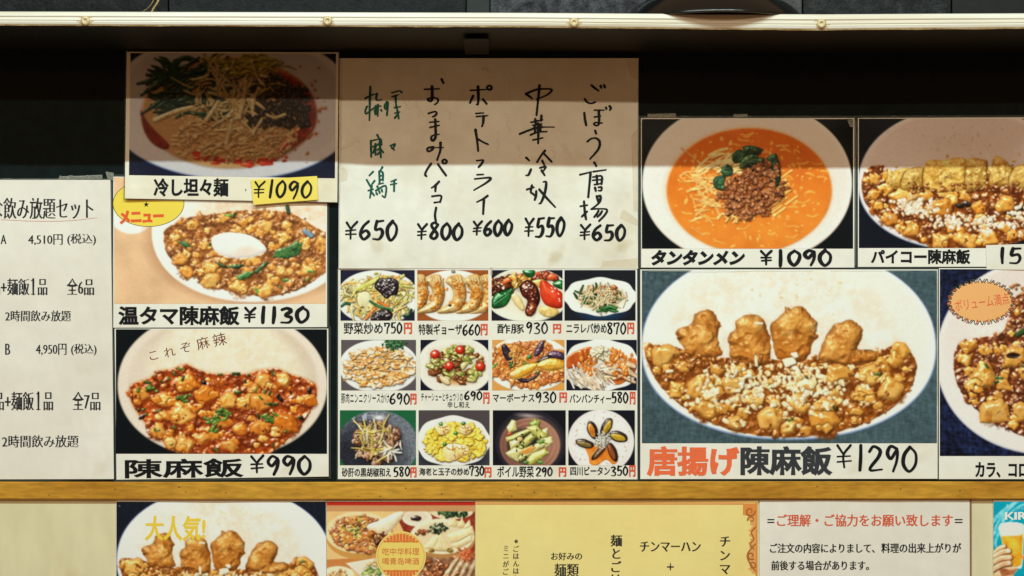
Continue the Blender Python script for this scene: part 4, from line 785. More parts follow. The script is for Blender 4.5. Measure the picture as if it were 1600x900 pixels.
class Card:
    """a sheet on the wall: an Empty at its lower edge that carries the paper, photos and lettering"""
    def __init__(s, name, quad, label, cat, d=.0008, th=.0014, group=None, bulge=.0006, seed=0, curl=()):
        s.curl = curl; s.q = quad; s.d = d; s.th = th; s.b = bulge; s.seed = seed
        xs = [p[0] for p in quad]; ys = [p[1] for p in quad]
        s.rect = (min(xs), min(ys), max(xs), max(ys))
        s.base = np.array(P(sum(xs)/4, max(ys), d))
        s.o = bpy.data.objects.new(name, None); sc.collection.objects.link(s.o); s.o.location = s.base; s.o.empty_display_size = .05
        tag(s.o, label, cat, group); s.k = 0
    def dep(s, px, py, layer=0.):
        q = s.seed*1.7
        w = np.sin(px/71.+q)*np.cos(py/57.+1.3*q)+.5*np.sin((px+py)/38.+2*q)+.35*np.sin((px-1.3*py)/23.+q)
        for cx, cy, am, ra in s.curl: w = w+am/s.b*np.exp(-((px-cx)**2+(py-cy)**2)/(ra*ra))   # lifted corners
        return s.d+s.th+s.b*w+layer
    def warp(s, x, y, r=None):
        a, b, c, d = r or s.rect; u = (x-a)/(c-a); v = (y-b)/(d-b); (tl, tr, br, bl) = s.q
        return tuple(tl[k]*(1-u)*(1-v)+tr[k]*u*(1-v)+br[k]*u*v+bl[k]*(1-u)*v for k in (0, 1))
    def pts(s, px, py, layer): px, py = np.asarray(px, float), np.asarray(py, float); return PA(px, py, s.dep(px, py, layer))
    def add(s, name, V, F, m, parent=None, label=None, **k):
        o = mesh(name, V, F, m, parent or s.o, s.base, **k)
        if label: o["label"] = label
        return o
    def sheet(s, m, name="sheet", quad=None, layer=0., th=None, n=14, parent=None, label=None):
        tl, tr, br, bl = quad or s.q; th = s.th if th is None else th
        u, v = np.meshgrid(np.linspace(0, 1, n+1), np.linspace(0, 1, n+1)); u = u.ravel(); v = v.ravel()
        X = tl[0]*(1-u)*(1-v)+tr[0]*u*(1-v)+br[0]*u*v+bl[0]*(1-u)*v; Y = tl[1]*(1-u)*(1-v)+tr[1]*u*(1-v)+br[1]*u*v+bl[1]*(1-u)*v
        dd = s.dep(X, Y, layer)
        V = np.concatenate([PA(X, Y, dd), PA(X, Y, dd-th)]); N1 = (n+1)**2; F = []
        for j in range(n):
            for i in range(n):
                a = j*(n+1)+i; F.append((a, a+n+1, a+n+2, a+1)); F.append((a+N1, a+N1+1, a+N1+n+2, a+N1+n+1))
        ring = list(range(n+1))+[(n+1)*(j+1)+n for j in range(n)]+[(n+1)*n+i for i in range(n-1, -1, -1)]+[(n+1)*j for j in range(n-1, 0, -1)]
        for i in range(len(ring)): a, b = ring[i], ring[(i+1) % len(ring)]; F.append((a, b, b+N1, a+N1))
        return s.add(name, V, F, m, parent, label)
    def photo(s, A, rect, label, layer=.00025, warp=False, name="dish_photo", parent=None):
        x0, y0, x1, y1 = rect; h, w = A.shape[:2]
        X, Y = np.meshgrid(np.linspace(x0, x1, w), np.linspace(y0, y1, h)); X = X.ravel(); Y = Y.ravel()
        if warp: X, Y = s.warp(X, Y)
        V = (s.pts(X, Y, layer)-s.base)
        me = bpy.data.meshes.new(name); nf = (h-1)*(w-1)
        i, j = np.meshgrid(np.arange(w-1), np.arange(h-1)); a = (j*w+i).ravel()
        F = np.stack([a, a+w, a+w+1, a+1], -1).astype(np.int32)
        me.vertices.add(h*w); me.vertices.foreach_set("co", V.ravel().astype(np.float32))
        me.loops.add(nf*4); me.loops.foreach_set("vertex_index", F.ravel())
        me.polygons.add(nf); me.polygons.foreach_set("loop_start", np.arange(0, nf*4, 4, dtype=np.int32)); me.polygons.foreach_set("use_smooth", np.ones(nf, bool))
        me.update(calc_edges=True)
        c = np.ones((h*w, 4), np.float32); c[:, :3] = np.clip(lin(A.reshape(-1, 3))/E, .002, .88)
        at = me.color_attributes.new("ink", 'FLOAT_COLOR', 'POINT'); at.data.foreach_set("color", c.ravel())
        me.materials.append(PHOTO)
        o = bpy.data.objects.new(name, me); sc.collection.objects.link(o); o.parent = parent or s.o; o["label"] = label
        return o
    def text(s, name, items, m, layer=.0005, parent=None, label=None):
        """items: (string, (x0,y0,x1,y1), bold_x, bold_y[, rot_deg, shear]) fitted into a pixel box"""
        V, F = [], []; n = 0
        for it in items:
            st, bx, ox, oy = it[:4]; rot = it[4] if len(it) > 4 else 0; sh = it[5] if len(it) > 5 else 0
            v, f = glyphs(st); x0, y0, x1, y1 = bx
            mn, mx = v.min(0), v.max(0); sp = np.maximum(mx-mn, 1e-4)
            q = (v-mn)/sp; q = np.stack([q[:, 0]*(x1-x0-2*ox)+ox, (1-q[:, 1])*(y1-y0-2*oy)+oy], -1)
            q = fatten(q, f, ox, oy)
            q[:, 0] += sh*((y1-y0)/2-q[:, 1])
            if rot:
                c_ = np.array([(x1-x0)/2, (y1-y0)/2]); a = math.radians(rot); z = q-c_
                q = np.stack([z[:, 0]*math.cos(a)+z[:, 1]*math.sin(a), -z[:, 0]*math.sin(a)+z[:, 1]*math.cos(a)], -1)+c_
            V.append(s.pts(q[:, 0]+x0, q[:, 1]+y0, layer)); F += [tuple(i+n for i in g) for g in f]; n += len(v)
        return s.add(name, np.concatenate(V), F, m, parent, label)
    def lines(s, name, items, m, layer=.0005, parent=None):
        for it in items: s.text(name, [it], m, layer, parent)
    def vtext(s, name, cols, m, layer=.0005, parent=None):
        it = []
        for st, x0, y0, x1, pitch, ox, oy in cols:
            for k, ch in enumerate(st):
                v, f = glyphs(ch); w = x1-x0; y = y0+k*pitch
                mn, mx = v.min(0), v.max(0); em = w/1.0
                gw, gh = (mx-mn)*em*.98; cx = (x0+x1)/2; cy = y+pitch*.5
                if ch == 'ー': it.append((ch, (cx-w*.42, cy-1.4, cx+w*.42, cy+1.4), ox*.5, .3, 90))
                else: it.append((ch, (cx-gw/2, cy-gh/2, cx+gw/2, cy+gh/2), ox, oy))
        return s.text(name, it, m, layer, parent)
    def strokes(s, name, L, m, layer=.0005, parent=None, label=None):
        """hand-drawn marker strokes: (points, width[, vertical emphasis])"""
        V, F = [], []; n = 0
        for k, st in enumerate(L):
            pts, w = st[0], st[1]; em = st[2] if len(st) > 2 else .3
            Q = smooth(pts, 5) if len(pts) > 2 else np.array([np.array(pts[0])*(1-t)+np.array(pts[-1])*t for t in np.linspace(0, 1, 5)], float)
            Tn = np.gradient(Q, axis=0); L_ = np.hypot(Tn[:, 0], Tn[:, 1])+1e-9; Tn /= L_[:, None]
            t = np.linspace(0, 1, len(Q))
            ww = .5*w*((1-em)+em*2*np.abs(Tn[:, 1])*.75)*(1+.12*np.sin(5*t+k))*(1-.22*t**3)
            ww = np.convolve(np.pad(ww, 2, mode='edge'), np.ones(5)/5, 'valid')
            Nn = np.stack([-Tn[:, 1], Tn[:, 0]], -1)
            a = Q+Nn*ww[:, None]; b = Q-Nn*ww[:, None]; K = len(Q)
            cap = lambda c, tn, nn, r: [c+r*(nn*math.cos(q)+tn*math.sin(q)) for q in np.linspace(0, math.pi, 6)[1:-1]]
            e1 = cap(Q[-1], Tn[-1], Nn[-1], ww[-1]); e0 = cap(Q[0], -Tn[0], -Nn[0], ww[0])
            q = np.concatenate([a, b, np.array(e1), np.array(e0)])
            V.append(s.pts(q[:, 0], q[:, 1], layer+.000012*(k % 12)))
            for i in range(K-1): F.append((n+i, n+i+1, n+K+i+1, n+K+i))
            F.append((n+K-1,)+tuple(n+2*K+i for i in range(4))+(n+2*K-1,)); F.append((n+K,)+tuple(n+2*K+4+i for i in range(4))+(n,)); n += len(q)
        return s.add(name, np.concatenate(V), F, m, parent, label)
    def shape(s, name, polys, m, layer=.0003, parent=None, label=None):
        V, F, MI = [], [], []; n = 0
        for k, p in enumerate(polys):
            nf0 = len(F)
            p = np.array(p, float); ly = layer+.000015*k; sz = np.ptp(p, 0).max()
            if sz > 9 and len(p) == 4:      # long strips and patches follow the sheet's curl
                m_ = int(sz/6)+1; m2 = int(np.ptp(p, 0).min()/8)+1
                if np.hypot(*(p[1]-p[0])) < np.hypot(*(p[2]-p[1])): m_, m2 = m2, m_
                u, v = np.meshgrid(np.linspace(0, 1, m_+1), np.linspace(0, 1, m2+1)); u = u.ravel()[:, None]; v = v.ravel()[:, None]
                q = p[0]*(1-u)*(1-v)+p[1]*u*(1-v)+p[2]*u*v+p[3]*(1-u)*v; V.append(s.pts(q[:, 0], q[:, 1], ly))
                F += [(n+j*(m_+1)+i, n+j*(m_+1)+i+1, n+(j+1)*(m_+1)+i+1, n+(j+1)*(m_+1)+i) for j in range(m2) for i in range(m_)]; n += len(q)
            elif sz > 9:
                c0 = p.mean(0); R = max(2, int(sz/10)); L = len(p)
                q = np.concatenate([c0+(p-c0)*(r+1)/R for r in range(R)]+[c0[None]]); V.append(s.pts(q[:, 0], q[:, 1], ly))
                F += [(n+R*L, n+i, n+(i+1) % L) for i in range(L)]+[(n+r*L+i, n+(r+1)*L+i, n+(r+1)*L+(i+1) % L, n+r*L+(i+1) % L) for r in range(R-1) for i in range(L)]; n += len(q)
            else: V.append(s.pts(p[:, 0], p[:, 1], ly)); F.append(tuple(range(n, n+len(p)))); n += len(p)
            MI += [min(k, len(m)-1) if isinstance(m, list) else 0]*(len(F)-nf0)
        return s.add(name, np.concatenate(V), F, m, parent, label, mi=MI)
    def film(s, g=3.5):
        tl, tr, br, bl = s.q; o = [(tl[0]-g, tl[1]-g), (tr[0]+g, tr[1]-g), (br[0]+g, br[1]+g), (bl[0]-g, bl[1]+g)]; i = [tl, tr, br, bl]
        V = [P(x, y, s.d+.0003) for x, y in o]+[P(x, y, s.d+.0003) for x, y in i]
        s.add("laminate_film", V, [(k, (k+1) % 4, 4+(k+1) % 4, 4+k) for k in range(4)], FILM)
    def tape(s, quads, m=None, name="tape", layer=.0006):
        for k, q in enumerate(quads): s.shape(name, [q], m or TAPE, layer+.0001*k)
_G = {}
def glyphs(st):
    """outline lettering of the built-in fonts as flat faces (2-D)"""
    if st in _G: return _G[st]
    cu = bpy.data.curves.new("lettering", 'FONT'); cu.body = st; cu.size = 1; cu.resolution_u = 3
    o = bpy.data.objects.new("lettering", cu); sc.collection.objects.link(o)
    dg = bpy.context.evaluated_depsgraph_get(); ev = o.evaluated_get(dg); me = ev.to_mesh()
    v = np.array([(a.co.x, a.co.y) for a in me.vertices]); f = [tuple(p.vertices) for p in me.polygons]
    ev.to_mesh_clear(); bpy.data.objects.remove(o); bpy.data.curves.remove(cu)
    g = []
    for p in f:
        ar = sum(v[p[i]][0]*v[p[(i+1) % len(p)]][1]-v[p[(i+1) % len(p)]][0]*v[p[i]][1] for i in range(len(p)))
        g.append(p if ar > 0 else p[::-1])
    _G[st] = (v, g); return _G[st]
def fatten(q, f, ox, oy):
    if not (ox or oy): return q
    cnt = {}
    for p in f:
        for i in range(len(p)): cnt[(p[i], p[(i+1) % len(p)])] = 1
    nn = np.zeros_like(q); pr = [None]*len(q)
    acc = {}
    for (a, b) in cnt:
        if (b, a) in cnt: continue
        d = q[b]-q[a]; L = math.hypot(*d)
        if L < 1e-6: continue
        n = np.array([-d[1], d[0]])/L      # y runs downwards here, so the outside is on this hand
        for k in (a, b): acc.setdefault(k, []).append(n)
    out = q.copy()
    for k, l in acc.items():
        s_ = sum(l); c = 1+float(np.dot(l[0], l[1])) if len(l) > 1 else 2
        m_ = s_/max(c, .5); L = math.hypot(*m_)
        if L > 1.5: m_ = m_*1.5/L
        out[k] += m_*np.array([ox, oy])
    return out
DIG = {'0': [[(.5, 0), (.12, .3), (.1, .7), (.45, 1), (.85, .72), (.9, .3), (.55, .02)]], '1': [[(.55, 0), (.52, .5), (.5, 1)]],
       '2': [[(.08, .22), (.4, .0), (.82, .15), (.75, .45), (.1, .97), (.95, .96)]], '3': [[(.1, .08), (.55, .0), (.85, .2), (.4, .45), (.88, .65), (.7, .95), (.08, .95)]],
       '5': [[(.3, .02), (.22, .45), (.7, .42), (.88, .68), (.62, .98), (.08, .98)], [(.3, .03), (.9, .0)]], '6': [[(.78, .03), (.3, .3), (.1, .72), (.45, 1), (.88, .76), (.6, .52), (.18, .68)]],
       '7': [[(.06, .06), (.1, .3)], [(.06, .06), (.9, .06), (.62, .5), (.5, 1)]], '8': [[(.82, .1), (.4, .0), (.15, .2), (.8, .68), (.6, 1), (.15, .86), (.4, .5), (.85, .12)]],
       '9': [[(.85, .12), (.4, .0), (.12, .28), (.4, .5), (.84, .16), (.8, .6), (.58, 1)]], '¥': [[(.08, .02), (.5, .42)], [(.92, .0), (.5, .42), (.5, 1)], [(.1, .52), (.9, .48)], [(.1, .74), (.92, .7)]]}
def price(st, box_, w, sk=0., seed=0, widths=None):
    r = np.random.default_rng(seed); x0, y0, x1, y1 = box_
    wd_ = widths or [{'1': .5, '¥': 1.1}.get(c, 1.) for c in st]; tot = sum(wd_); x = x0; out = []
    for c, q in zip(st, wd_):
        cw = (x1-x0)*q/tot; dy = r.uniform(-.05, .05)*(y1-y0); h = (y1-y0)*(1 if c != '¥' else .92)
        for line in DIG[c]: out.append(([(x+cw*(.09+.82*(a+r.uniform(-.03, .03)))+sk*(.5-b)*h, y0+dy+h*(b+r.uniform(-.02, .02))) for a, b in line], w*(.72 if c == '¥' else 1)))
        x += cw
    return out
# ================================================================= the wall, rail and shelf
BOARD = mat("black_glossy_board", (.007, .012, .0125), .14, .09, col2=(.010, .0155, .0155), nscale=7, noise=.25, bump=.03, bscale=30)
CREAM = mat("cream_painted_panel", alb(216, 210, 172), .5, .3, col2=alb(210, 202, 160), nscale=5, noise=.07, spots=.3, stretch=(1, 1, .4), bump=.05, bscale=60)
WOODM = mat("varnished_tan_wood", alb(206, 156, 54), .42, .3, col2=alb(176, 122, 36), nscale=9, noise=.3, stretch=(.5, 2.5, 2.5), bump=.12, bscale=80)
WHITE = mat("white_painted_wood_edge", alb(214, 212, 196), .4, .3, col2=alb(198, 188, 162), nscale=6, noise=.05, stretch=(.3, 3, 9), bump=.15, bscale=50)
RUST = mat("rusty_brown_lower_edge", (.28, .13, .035), .6, .3, col2=(.5, .36, .18), nscale=30, noise=.3)
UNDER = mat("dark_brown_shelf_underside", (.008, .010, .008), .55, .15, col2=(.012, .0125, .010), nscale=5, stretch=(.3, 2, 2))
BRASS = mat("rusted_brass_screw", (.70, .56, .32), .42, .5, metal=.25, noise=.4, nscale=300, bump=.5, bscale=900)
def pbox(x0, y0, x1, y1, d0, d1):
    a = P(x0, y1, d1); b = P(x1, y0, d1); return (a[0], -d1, a[2], b[0], -d0, b[2])
V, F = boxes([(-1.1, 0, ZC-.291, 1.1, .02, ZC+.62)]); mesh("wall", V, F, BOARD, kind="structure")
V, F = boxes([(-1.1, -.0006, ZC-.62, 1.1, .018, ZC-.293)]); mesh("wall_panel", V, F, CREAM, kind="structure")
def rail():
    xs = np.linspace(-60, 1660, 60); pr = [(752.5, .0), (752.5, .0075), (754, .0088), (778.5, .0088), (780, .0078), (780, .0)]
    V, F = [], []
    for i, x in enumerate(xs):
        for y, d in pr: V.append(P(x, y+.5*math.sin(x/260.), d))
    n = len(pr)
    for i in range(len(xs)-1):
        for k in range(n-1): a = i*n+k; F.append((a, a+1, a+1+n, a+n))
    F += [tuple(range(n-1, -1, -1)), tuple(range((len(xs)-1)*n, len(xs)*n))]
    b = P(800, 780, .004); r = bpy.data.objects.new("wooden_rail", None); sc.collection.objects.link(r); r.location = b
    tag(r, "long horizontal tan wooden rail running below the dish cards", "rail")
    mesh("rail_board", V, F, WOODM, r, b)
    g = np.random.default_rng(4); 
    for k in range(26):
        x, y = g.uniform(10, 1590), g.uniform(757, 776); s_ = g.uniform(.4, 1.2)
        mesh("dent", [P(x+s_*1.4*math.cos(-a*.9), y+s_*math.sin(-a*.9), .00892) for a in range(7)], [tuple(range(7))], mat("dark_wood_dent", (.14, .075, .02), .7), r, b)
rail()
def shelf():
    base = np.array([0, -.1, SHZ]); root = bpy.data.objects.new("shelf", None); sc.collection.objects.link(root); root.location = base
    tag(root, "dark shelf with a white painted front edge and four rusty screws", "shelf")
    key = [(-200, 17), (0, 18), (400, 19), (800, 20), (1100, 22), (1290, 22.5), (1450, 21.5), (1800, 20)]
    xs = np.linspace(-150, 1750, 96); ys = np.interp(xs, [k[0] for k in key], [k[1] for k in key])
    hgt = np.interp(xs, [-200, 0, 800, 1280, 1600], [22, 22, 22.6, 25, 24])
    # front strip: ribbed profile (height fraction, depth)
    pr = [(0, SHD-.012), (0, SHD-.002), (.05, SHD), (.3, SHD+.0012), (.4, SHD), (.46, SHD+.0006), (.58, SHD+.0008), (.64, SHD), (.7, SHD+.0006), (.84, SHD), (.9, SHD-.0006), (.9, SHD-.012)]
    V, F = [], []; n = len(pr)
    for x, y, h in zip(xs, ys, hgt):
        for t, d in pr: V.append(P(x, y+t*h, d))
    for i in range(len(xs)-1):
        for k in range(n-1): a = i*n+k; F.append((a, a+1, a+1+n, a+n))
    mesh("edge_strip", V, F, WHITE, root, base)
    g = np.random.default_rng(8); V, F = [], []
    for x, y, h in zip(xs, ys, hgt):
        e = g.uniform(-.5, .5)
        for yy, d in ((y+.9*h+.2, SHD-.012), (y+.9*h+.2, SHD-.0008), (y+h+e, SHD-.0012), (y+h+e, SHD-.012)): V.append(P(x, yy, d))
    for i in range(len(xs)-1):
        for k in range(3): a = i*4+k; F.append((a, a+1, a+5, a+4))
    mesh("lower_lip", V, F, RUST, root, base)
    V, F = [], []
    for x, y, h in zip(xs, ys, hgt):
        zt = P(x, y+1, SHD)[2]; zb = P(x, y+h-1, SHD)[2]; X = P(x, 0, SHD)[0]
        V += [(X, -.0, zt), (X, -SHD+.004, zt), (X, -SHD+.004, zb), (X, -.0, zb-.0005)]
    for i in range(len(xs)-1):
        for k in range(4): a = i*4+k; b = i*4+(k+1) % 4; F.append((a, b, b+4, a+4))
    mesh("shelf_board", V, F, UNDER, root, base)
    for sx, sy in ((133.5, 32.5), (512, 32.5), (897, 35), (1283.5, 37)):
        c = np.array(P(sx, sy, SHD+.0004)); V, F = [], []; r0 = .0062; prf = [(1, 0), (.96, .0012), (.7, .0021), (.35, .0026), (.3, .0014), (0, .0013)]; K = 18
        for r_, h_ in prf:
            for a in range(K): t = 6.2832*a/K; V.append(c+np.array([r0*r_*math.cos(t), -h_, r0*r_*math.sin(t)]))
        for i in range(len(prf)-1):
            for a in range(K): F.append((i*K+a, i*K+(a+1) % K, (i+1)*K+(a+1) % K, (i+1)*K+a))
        so = mesh("screw", V, F, BRASS, root, base, smooth_=True)
        V, F = [], []; g = np.random.default_rng(int(sx)); V.append(c+np.array([0, -.0001, 0])); K = 40
        for a in range(K): t = 6.2832*a/K; q = r0*g.uniform(1.05, 1.75); V.append(c+np.array([q*math.cos(t)*1.1, -.00015, max(-.0058, min(.0075, q*math.sin(t)))]))
        st = mesh("rust_stain", V, [(0, 1+(a+1) % K, 1+a) for a in range(K)], mat("orange_rust_stain", (.6, .38, .15), .6, mix=.4, noise=.5, nscale=120), so, base)
    # a strip of grey tape under the board
    V, F = [], []
    for (x, d) in ((724, .150), (764, .150), (764, .012), (727, .012)):
        X = P(x, 60, d)[0]; V.append((X, -d, ZC+.3277))
    for (x, d) in ((724, .150), (764, .150), (764, .012), (727, .012)):
        X = P(x, 60, d)[0]; V.append((X, -d, ZC+.3265))
    mesh("tape_strip", V, [(0, 1, 2, 3), (7, 6, 5, 4), (0, 4, 5, 1), (1, 5, 6, 2), (2, 6, 7, 3), (3, 7, 4, 0)], mat("grey_cloth_tape", (.011, .011, .010), .6, .15, noise=.3, nscale=40), root, base)
    return root
shelf()
ST = ZC+.3506                       # top of the shelf
STONE = mat("speckled_dark_slate", (.006, .0075, .008), .7, .2, col2=(.022, .024, .026), nscale=38, noise=.6, bump=.8, bscale=180, lo=.42, hi=.72)
STONEG = mat("grey_speckled_slate", (.016, .017, .019), .7, .2, col2=(.085, .085, .10), nscale=70, noise=.6, bump=.8, bscale=260, lo=.38, hi=.66)
CEMENT = mat("grey_cement_block", (.05, .05, .052), .7, .2, col2=(.095, .094, .092), nscale=60, noise=.35, bump=.6, bscale=200)
SMOOTHD = mat("smooth_black_plaque", (.007, .008, .008), .5, .2, col2=(.011, .012, .0125), nscale=12, noise=.2)
def plaque(name, top, bot, d0, d1, m, label, cat):
    """an upright slab on the shelf: px extents at the top (above the frame) and where it stands"""
    z0, z1 = ST, ST+.16; V = []
    for d in (d1, d0):
        f = (D-d1)/D*S
        for x, z in ((bot[0], z0), (bot[1], z0), (top[1], z1), (top[0], z1)): V.append(((x-800)*f, -d, z))
    o = mesh(name, V, [(0, 1, 2, 3), (7, 6, 5, 4), (0, 4, 5, 1), (1, 5, 6, 2), (2, 6, 7, 3), (3, 7, 4, 0)], m, None, P(sum(bot)/2, 0, d1)[:1]+(-(d0+d1)/2, z0))
    bv = o.modifiers.new("bevel", 'BEVEL'); bv.width = .0012; bv.segments = 2
    return tag(o, label, cat)
plaque("slate_slab", (-180, 262), (-180, 262), .02, .045, STONE, "blotchy black slate slab standing at the left end of the shelf", "slab")
plaque("slate_slab", (264, 728), (264, 728), .02, .045, mat("fine_grained_slate", (.007, .009, .010), .7, .2, col2=(.016, .019, .021), nscale=120, noise=.5, bump=.6, bscale=300), "fine grained charcoal slab behind the golden cord on the shelf", "slab")
plaque("metal_strip", (729, 765), (729, 765), .046, .05, mat("dull_grey_green_strip", (.022, .027, .026), .6, .2, noise=.2), "narrow upright dull grey strip standing on the shelf above the handwritten sheet", "strip")
plaque("slate_slab", (766, 770), (766, 1150), .02, .044, STONEG, "grey speckled slab with a slanted right edge left of the black lid", "slab")
plaque("cement_block", (1216, 1253), (1216, 1253), .03, .06, CEMENT, "light grey rough block right of the black lid on the shelf", "block")
plaque("slate_slab", (1255, 1486), (1255, 1486), .02, .05, mat("mottled_dark_slate", (.009, .011, .012), .7, .2, col2=(.045, .048, .05), nscale=55, noise=.6, bump=.7, bscale=200, lo=.4, hi=.75), "mottled dark grey slab between the light block and the black plaque", "slab")
plaque("black_plaque", (1488, 1760), (1488, 1760), .02, .05, SMOOTHD, "smooth black plaque at the right end of the shelf", "plaque")
def lid():
    c = np.array(P(1112, 0, .104)); c[2] = ST; prf = [(.0, .052), (.02, .0515), (.05, .047), (.085, .036), (.108, .021), (.119, .009), (.124, .003), (.126, .0), (.124, -.0012), (.119, .0005), (.08, .024), (0, .04)]
    K = 64; V, F = [], []
    for r_, h_ in prf:
        for a in range(K): t = 6.2832*a/K; V.append((r_*math.cos(t), r_*math.sin(t), h_))
    for i in range(len(prf)-1):
        for a in range(K): F.append((i*K+a, (i+1)*K+a, (i+1)*K+(a+1) % K, i*K+(a+1) % K))
    V = np.array(V); t = math.radians(.7); y, z = V[:, 1].copy(), V[:, 2].copy(); V[:, 1] = y*math.cos(t)-z*math.sin(t); V[:, 2] = y*math.sin(t)+z*math.cos(t)
    root = bpy.data.objects.new("pan_lid", None); sc.collection.objects.link(root); root.location = c
    tag(root, "glossy black domed pan lid lying on the shelf, its rim over the white edge", "lid")
    mesh("dome", V, F, mat("black_enamel", (.006, .006, .006), .16, .6, bump=.05, bscale=30), root, smooth_=True)
    K = 20; V, F = [], []
    for r_, h_ in ((.0, .082), (.014, .081), (.019, .075), (.017, .068), (.008, .062), (.007, .050)):
        for a in range(K): t = 6.2832*a/K; V.append((r_*math.cos(t), r_*math.sin(t), h_))
    for i in range(5):
        for a in range(K): F.append((i*K+a, (i+1)*K+a, (i+1)*K+(a+1) % K, i*K+(a+1) % K))
    mesh("knob", V, F, mat("black_bakelite", (.008, .008, .008), .35, .5), root, smooth_=True)
lid()
def cord():
    V, F = [], []; base = np.array(P(238, 18, .16)); base[2] = ST
    def tube(pts, r, tw):
        P_ = smooth(pts, 8); n0 = len(V); K = 8
        for i, p in enumerate(P_):
            q = np.array(P(p[0], p[1], .16)); rr = r*(1+.28*math.sin(i*tw))
            for a in range(K): t = 6.2832*a/K; V.append(q+np.array([rr*math.cos(t), rr*math.sin(t), 0]))
        for i in range(len(P_)-1):
            for a in range(K): F.append((n0+i*K+a, n0+i*K+(a+1) % K, n0+(i+1)*K+(a+1) % K, n0+(i+1)*K+a))
    tube([(236, 22), (240, 13), (246, 4), (250, -8), (256, -30)], .0015, 1.9); tube([(221, 20), (228, 15), (236, 7), (241, -4), (246, -30)], .0005, 0); tube([(218, 18), (224, 17.2), (228, 15)], .001, 1)
    o = mesh("golden_cord", V, F, mat("twisted_golden_straw", (.5, .34, .13), .6, noise=.5, nscale=120), None, base, smooth_=True)
    tag(o, "thin twisted golden straw cord hanging onto the shelf before the dark slabs", "cord")
cord()
# ================================================================= dish cards
GC = "photo menu cards on the black board"
c = Card("menu_card", [(177, 276), (511, 278), (511, 511), (177, 512)], "menu card of tofu rice with white poached egg and yellow badge, priced 1130 yen", "menu card", group=GC, seed=1)
c.sheet(PAPER); c.film(); c.photo(dish_egg_mapo(), (178.5, 277, 509, 474.5), "printed photo of tofu in brown sauce around a white poached egg")
c.text("dish_name", [("温タマ陳麻飯", (185, 478, 374, 508), 1.25, 1.)], INK); c.strokes("price", price("¥1130", (379, 481, 485, 504), 5.6, seed=1, widths=[1.05, .8, .75, 1.1, 1.15], sk=.04), INK)
bz = [(232+55*math.cos(t), 318+35.5*math.sin(t)) for t in np.linspace(0, -6.2832, 49)[:-1]]
bd = c.shape("badge", [[(232+(x-232)*1.018, 318+(y-318)*1.025) for x, y in bz], bz], [mat("dark_badge_outline", alb(84, 78, 40), .5), mat("yellow_badge_print", alb(236, 204, 72), .4, .35, coat=.1)], .0004, label="yellow oval badge with red lettering and a star", )
st = [(228.5+(4.8 if k % 2 == 0 else 1.9)*math.sin(k*math.pi/5), 319.5-(4.8 if k % 2 == 0 else 1.9)*math.cos(k*math.pi/5)) for k in range(10)][::-1]
c.shape("star", [st], INK, .0006, bd); c.text("badge_lettering", [("メニュー", (187, 328, 256, 349), 1.5, 1.2, 2)], mat("badge_red_ink", alb(216, 84, 36), .5), .0006, bd)
c = Card("menu_card", [(198, 81), (529, 82), (527, 316), (195, 310)], "shaded menu card of cold noodles with greens and red oil, overlapping the poached egg card", "menu card", d=.0052, group=GC, seed=2, curl=((527, 316, .0025, 26), (195, 310, .002, 30)))
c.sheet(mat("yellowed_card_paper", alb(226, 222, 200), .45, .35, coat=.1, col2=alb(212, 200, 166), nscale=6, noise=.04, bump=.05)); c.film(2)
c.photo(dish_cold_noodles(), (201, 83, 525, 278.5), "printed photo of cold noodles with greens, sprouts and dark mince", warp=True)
c.text("dish_name", [("冷し坦々麺", (240, 278.5, 357, 307), 1., .9)], INK); c.tape([[(384, 294), (385, 298), (383, 298)]], INK, "ink_dot")
t = Card("price_sticker", [(392, 281), (495.5, 275), (496.5, 312), (396, 320)], "yellow sticker with handwritten 1090 yen taped to the shaded cold noodle card", "price sticker", d=.0084, th=.0006, bulge=.0003, seed=3, curl=((496, 312, .0025, 25), (396, 320, .0015, 20)))
t.sheet(mat("yellow_sticker_paper", alb(236, 210, 92), .55, .3, col2=alb(228, 196, 74), nscale=6, noise=.04), n=6)
t.strokes("price", price("¥1090", (394, 283, 489, 309), 3.9, sk=.12, seed=5, widths=[1.1, .75, .9, 1.05, 1.0]), INK)
c = Card("menu_card", [(179, 513.5), (513, 513.5), (513.5, 744.5), (182, 749.5)], "menu card of red mapo tofu with white rice and scallions, priced 990 yen", "menu card", group=GC, seed=4, curl=((513, 744, .003, 35),))
c.sheet(PAPER); c.film(); c.photo(dish_mapo(), (181, 514.5, 511, 709), "printed photo of red mapo tofu with white rice in an oval bowl", warp=False)
c.text("dish_name", [("陳麻飯", (195, 716.5, 380, 746.5), 1.35, 1.0, .6)], INK); c.strokes("price", price("¥990", (388, 712, 488, 740), 5.2, seed=7), INK)
br = mat("dark_brown_red_print", alb(106, 44, 30), .5)
c.text("slogan", [(ch, (x-w, y-h, x+w, y+h), .05, -.15, 14) for ch, x, y, w, h in (("こ", 240, 555.5, 6.5, 6.5), ("れ", 265, 550, 8.5, 7.5), ("ぞ", 290, 543, 8.5, 7.5), ("麻", 317, 536, 10, 9.5), ("辣", 343, 530.5, 10.5, 10))], br)
c = Card("menu_card", [(1001.5, 184.5), (1335, 184.5), (1335, 418), (1001.5, 418)], "menu card of orange noodle soup topped with minced meat, priced 1090 yen", "menu card", group=GC, seed=5, curl=((1335, 184, .0025, 30), (1001, 418, .002, 30)))
c.sheet(PAPER); c.film(); c.photo(dish_tantan(), (1003, 186, 1333, 388.5), "printed photo of orange noodle soup with minced meat and spinach")
c.text("dish_name", [("タンタンメン", (1018, 390.5, 1163.5, 414.5), 1.5, 1.5, 0, .2)], INK); c.strokes("price", price("¥1090", (1186, 391, 1302, 414), 5.6, seed=9, widths=[1., .95, 1.05, 1.1, 1.1]), INK)
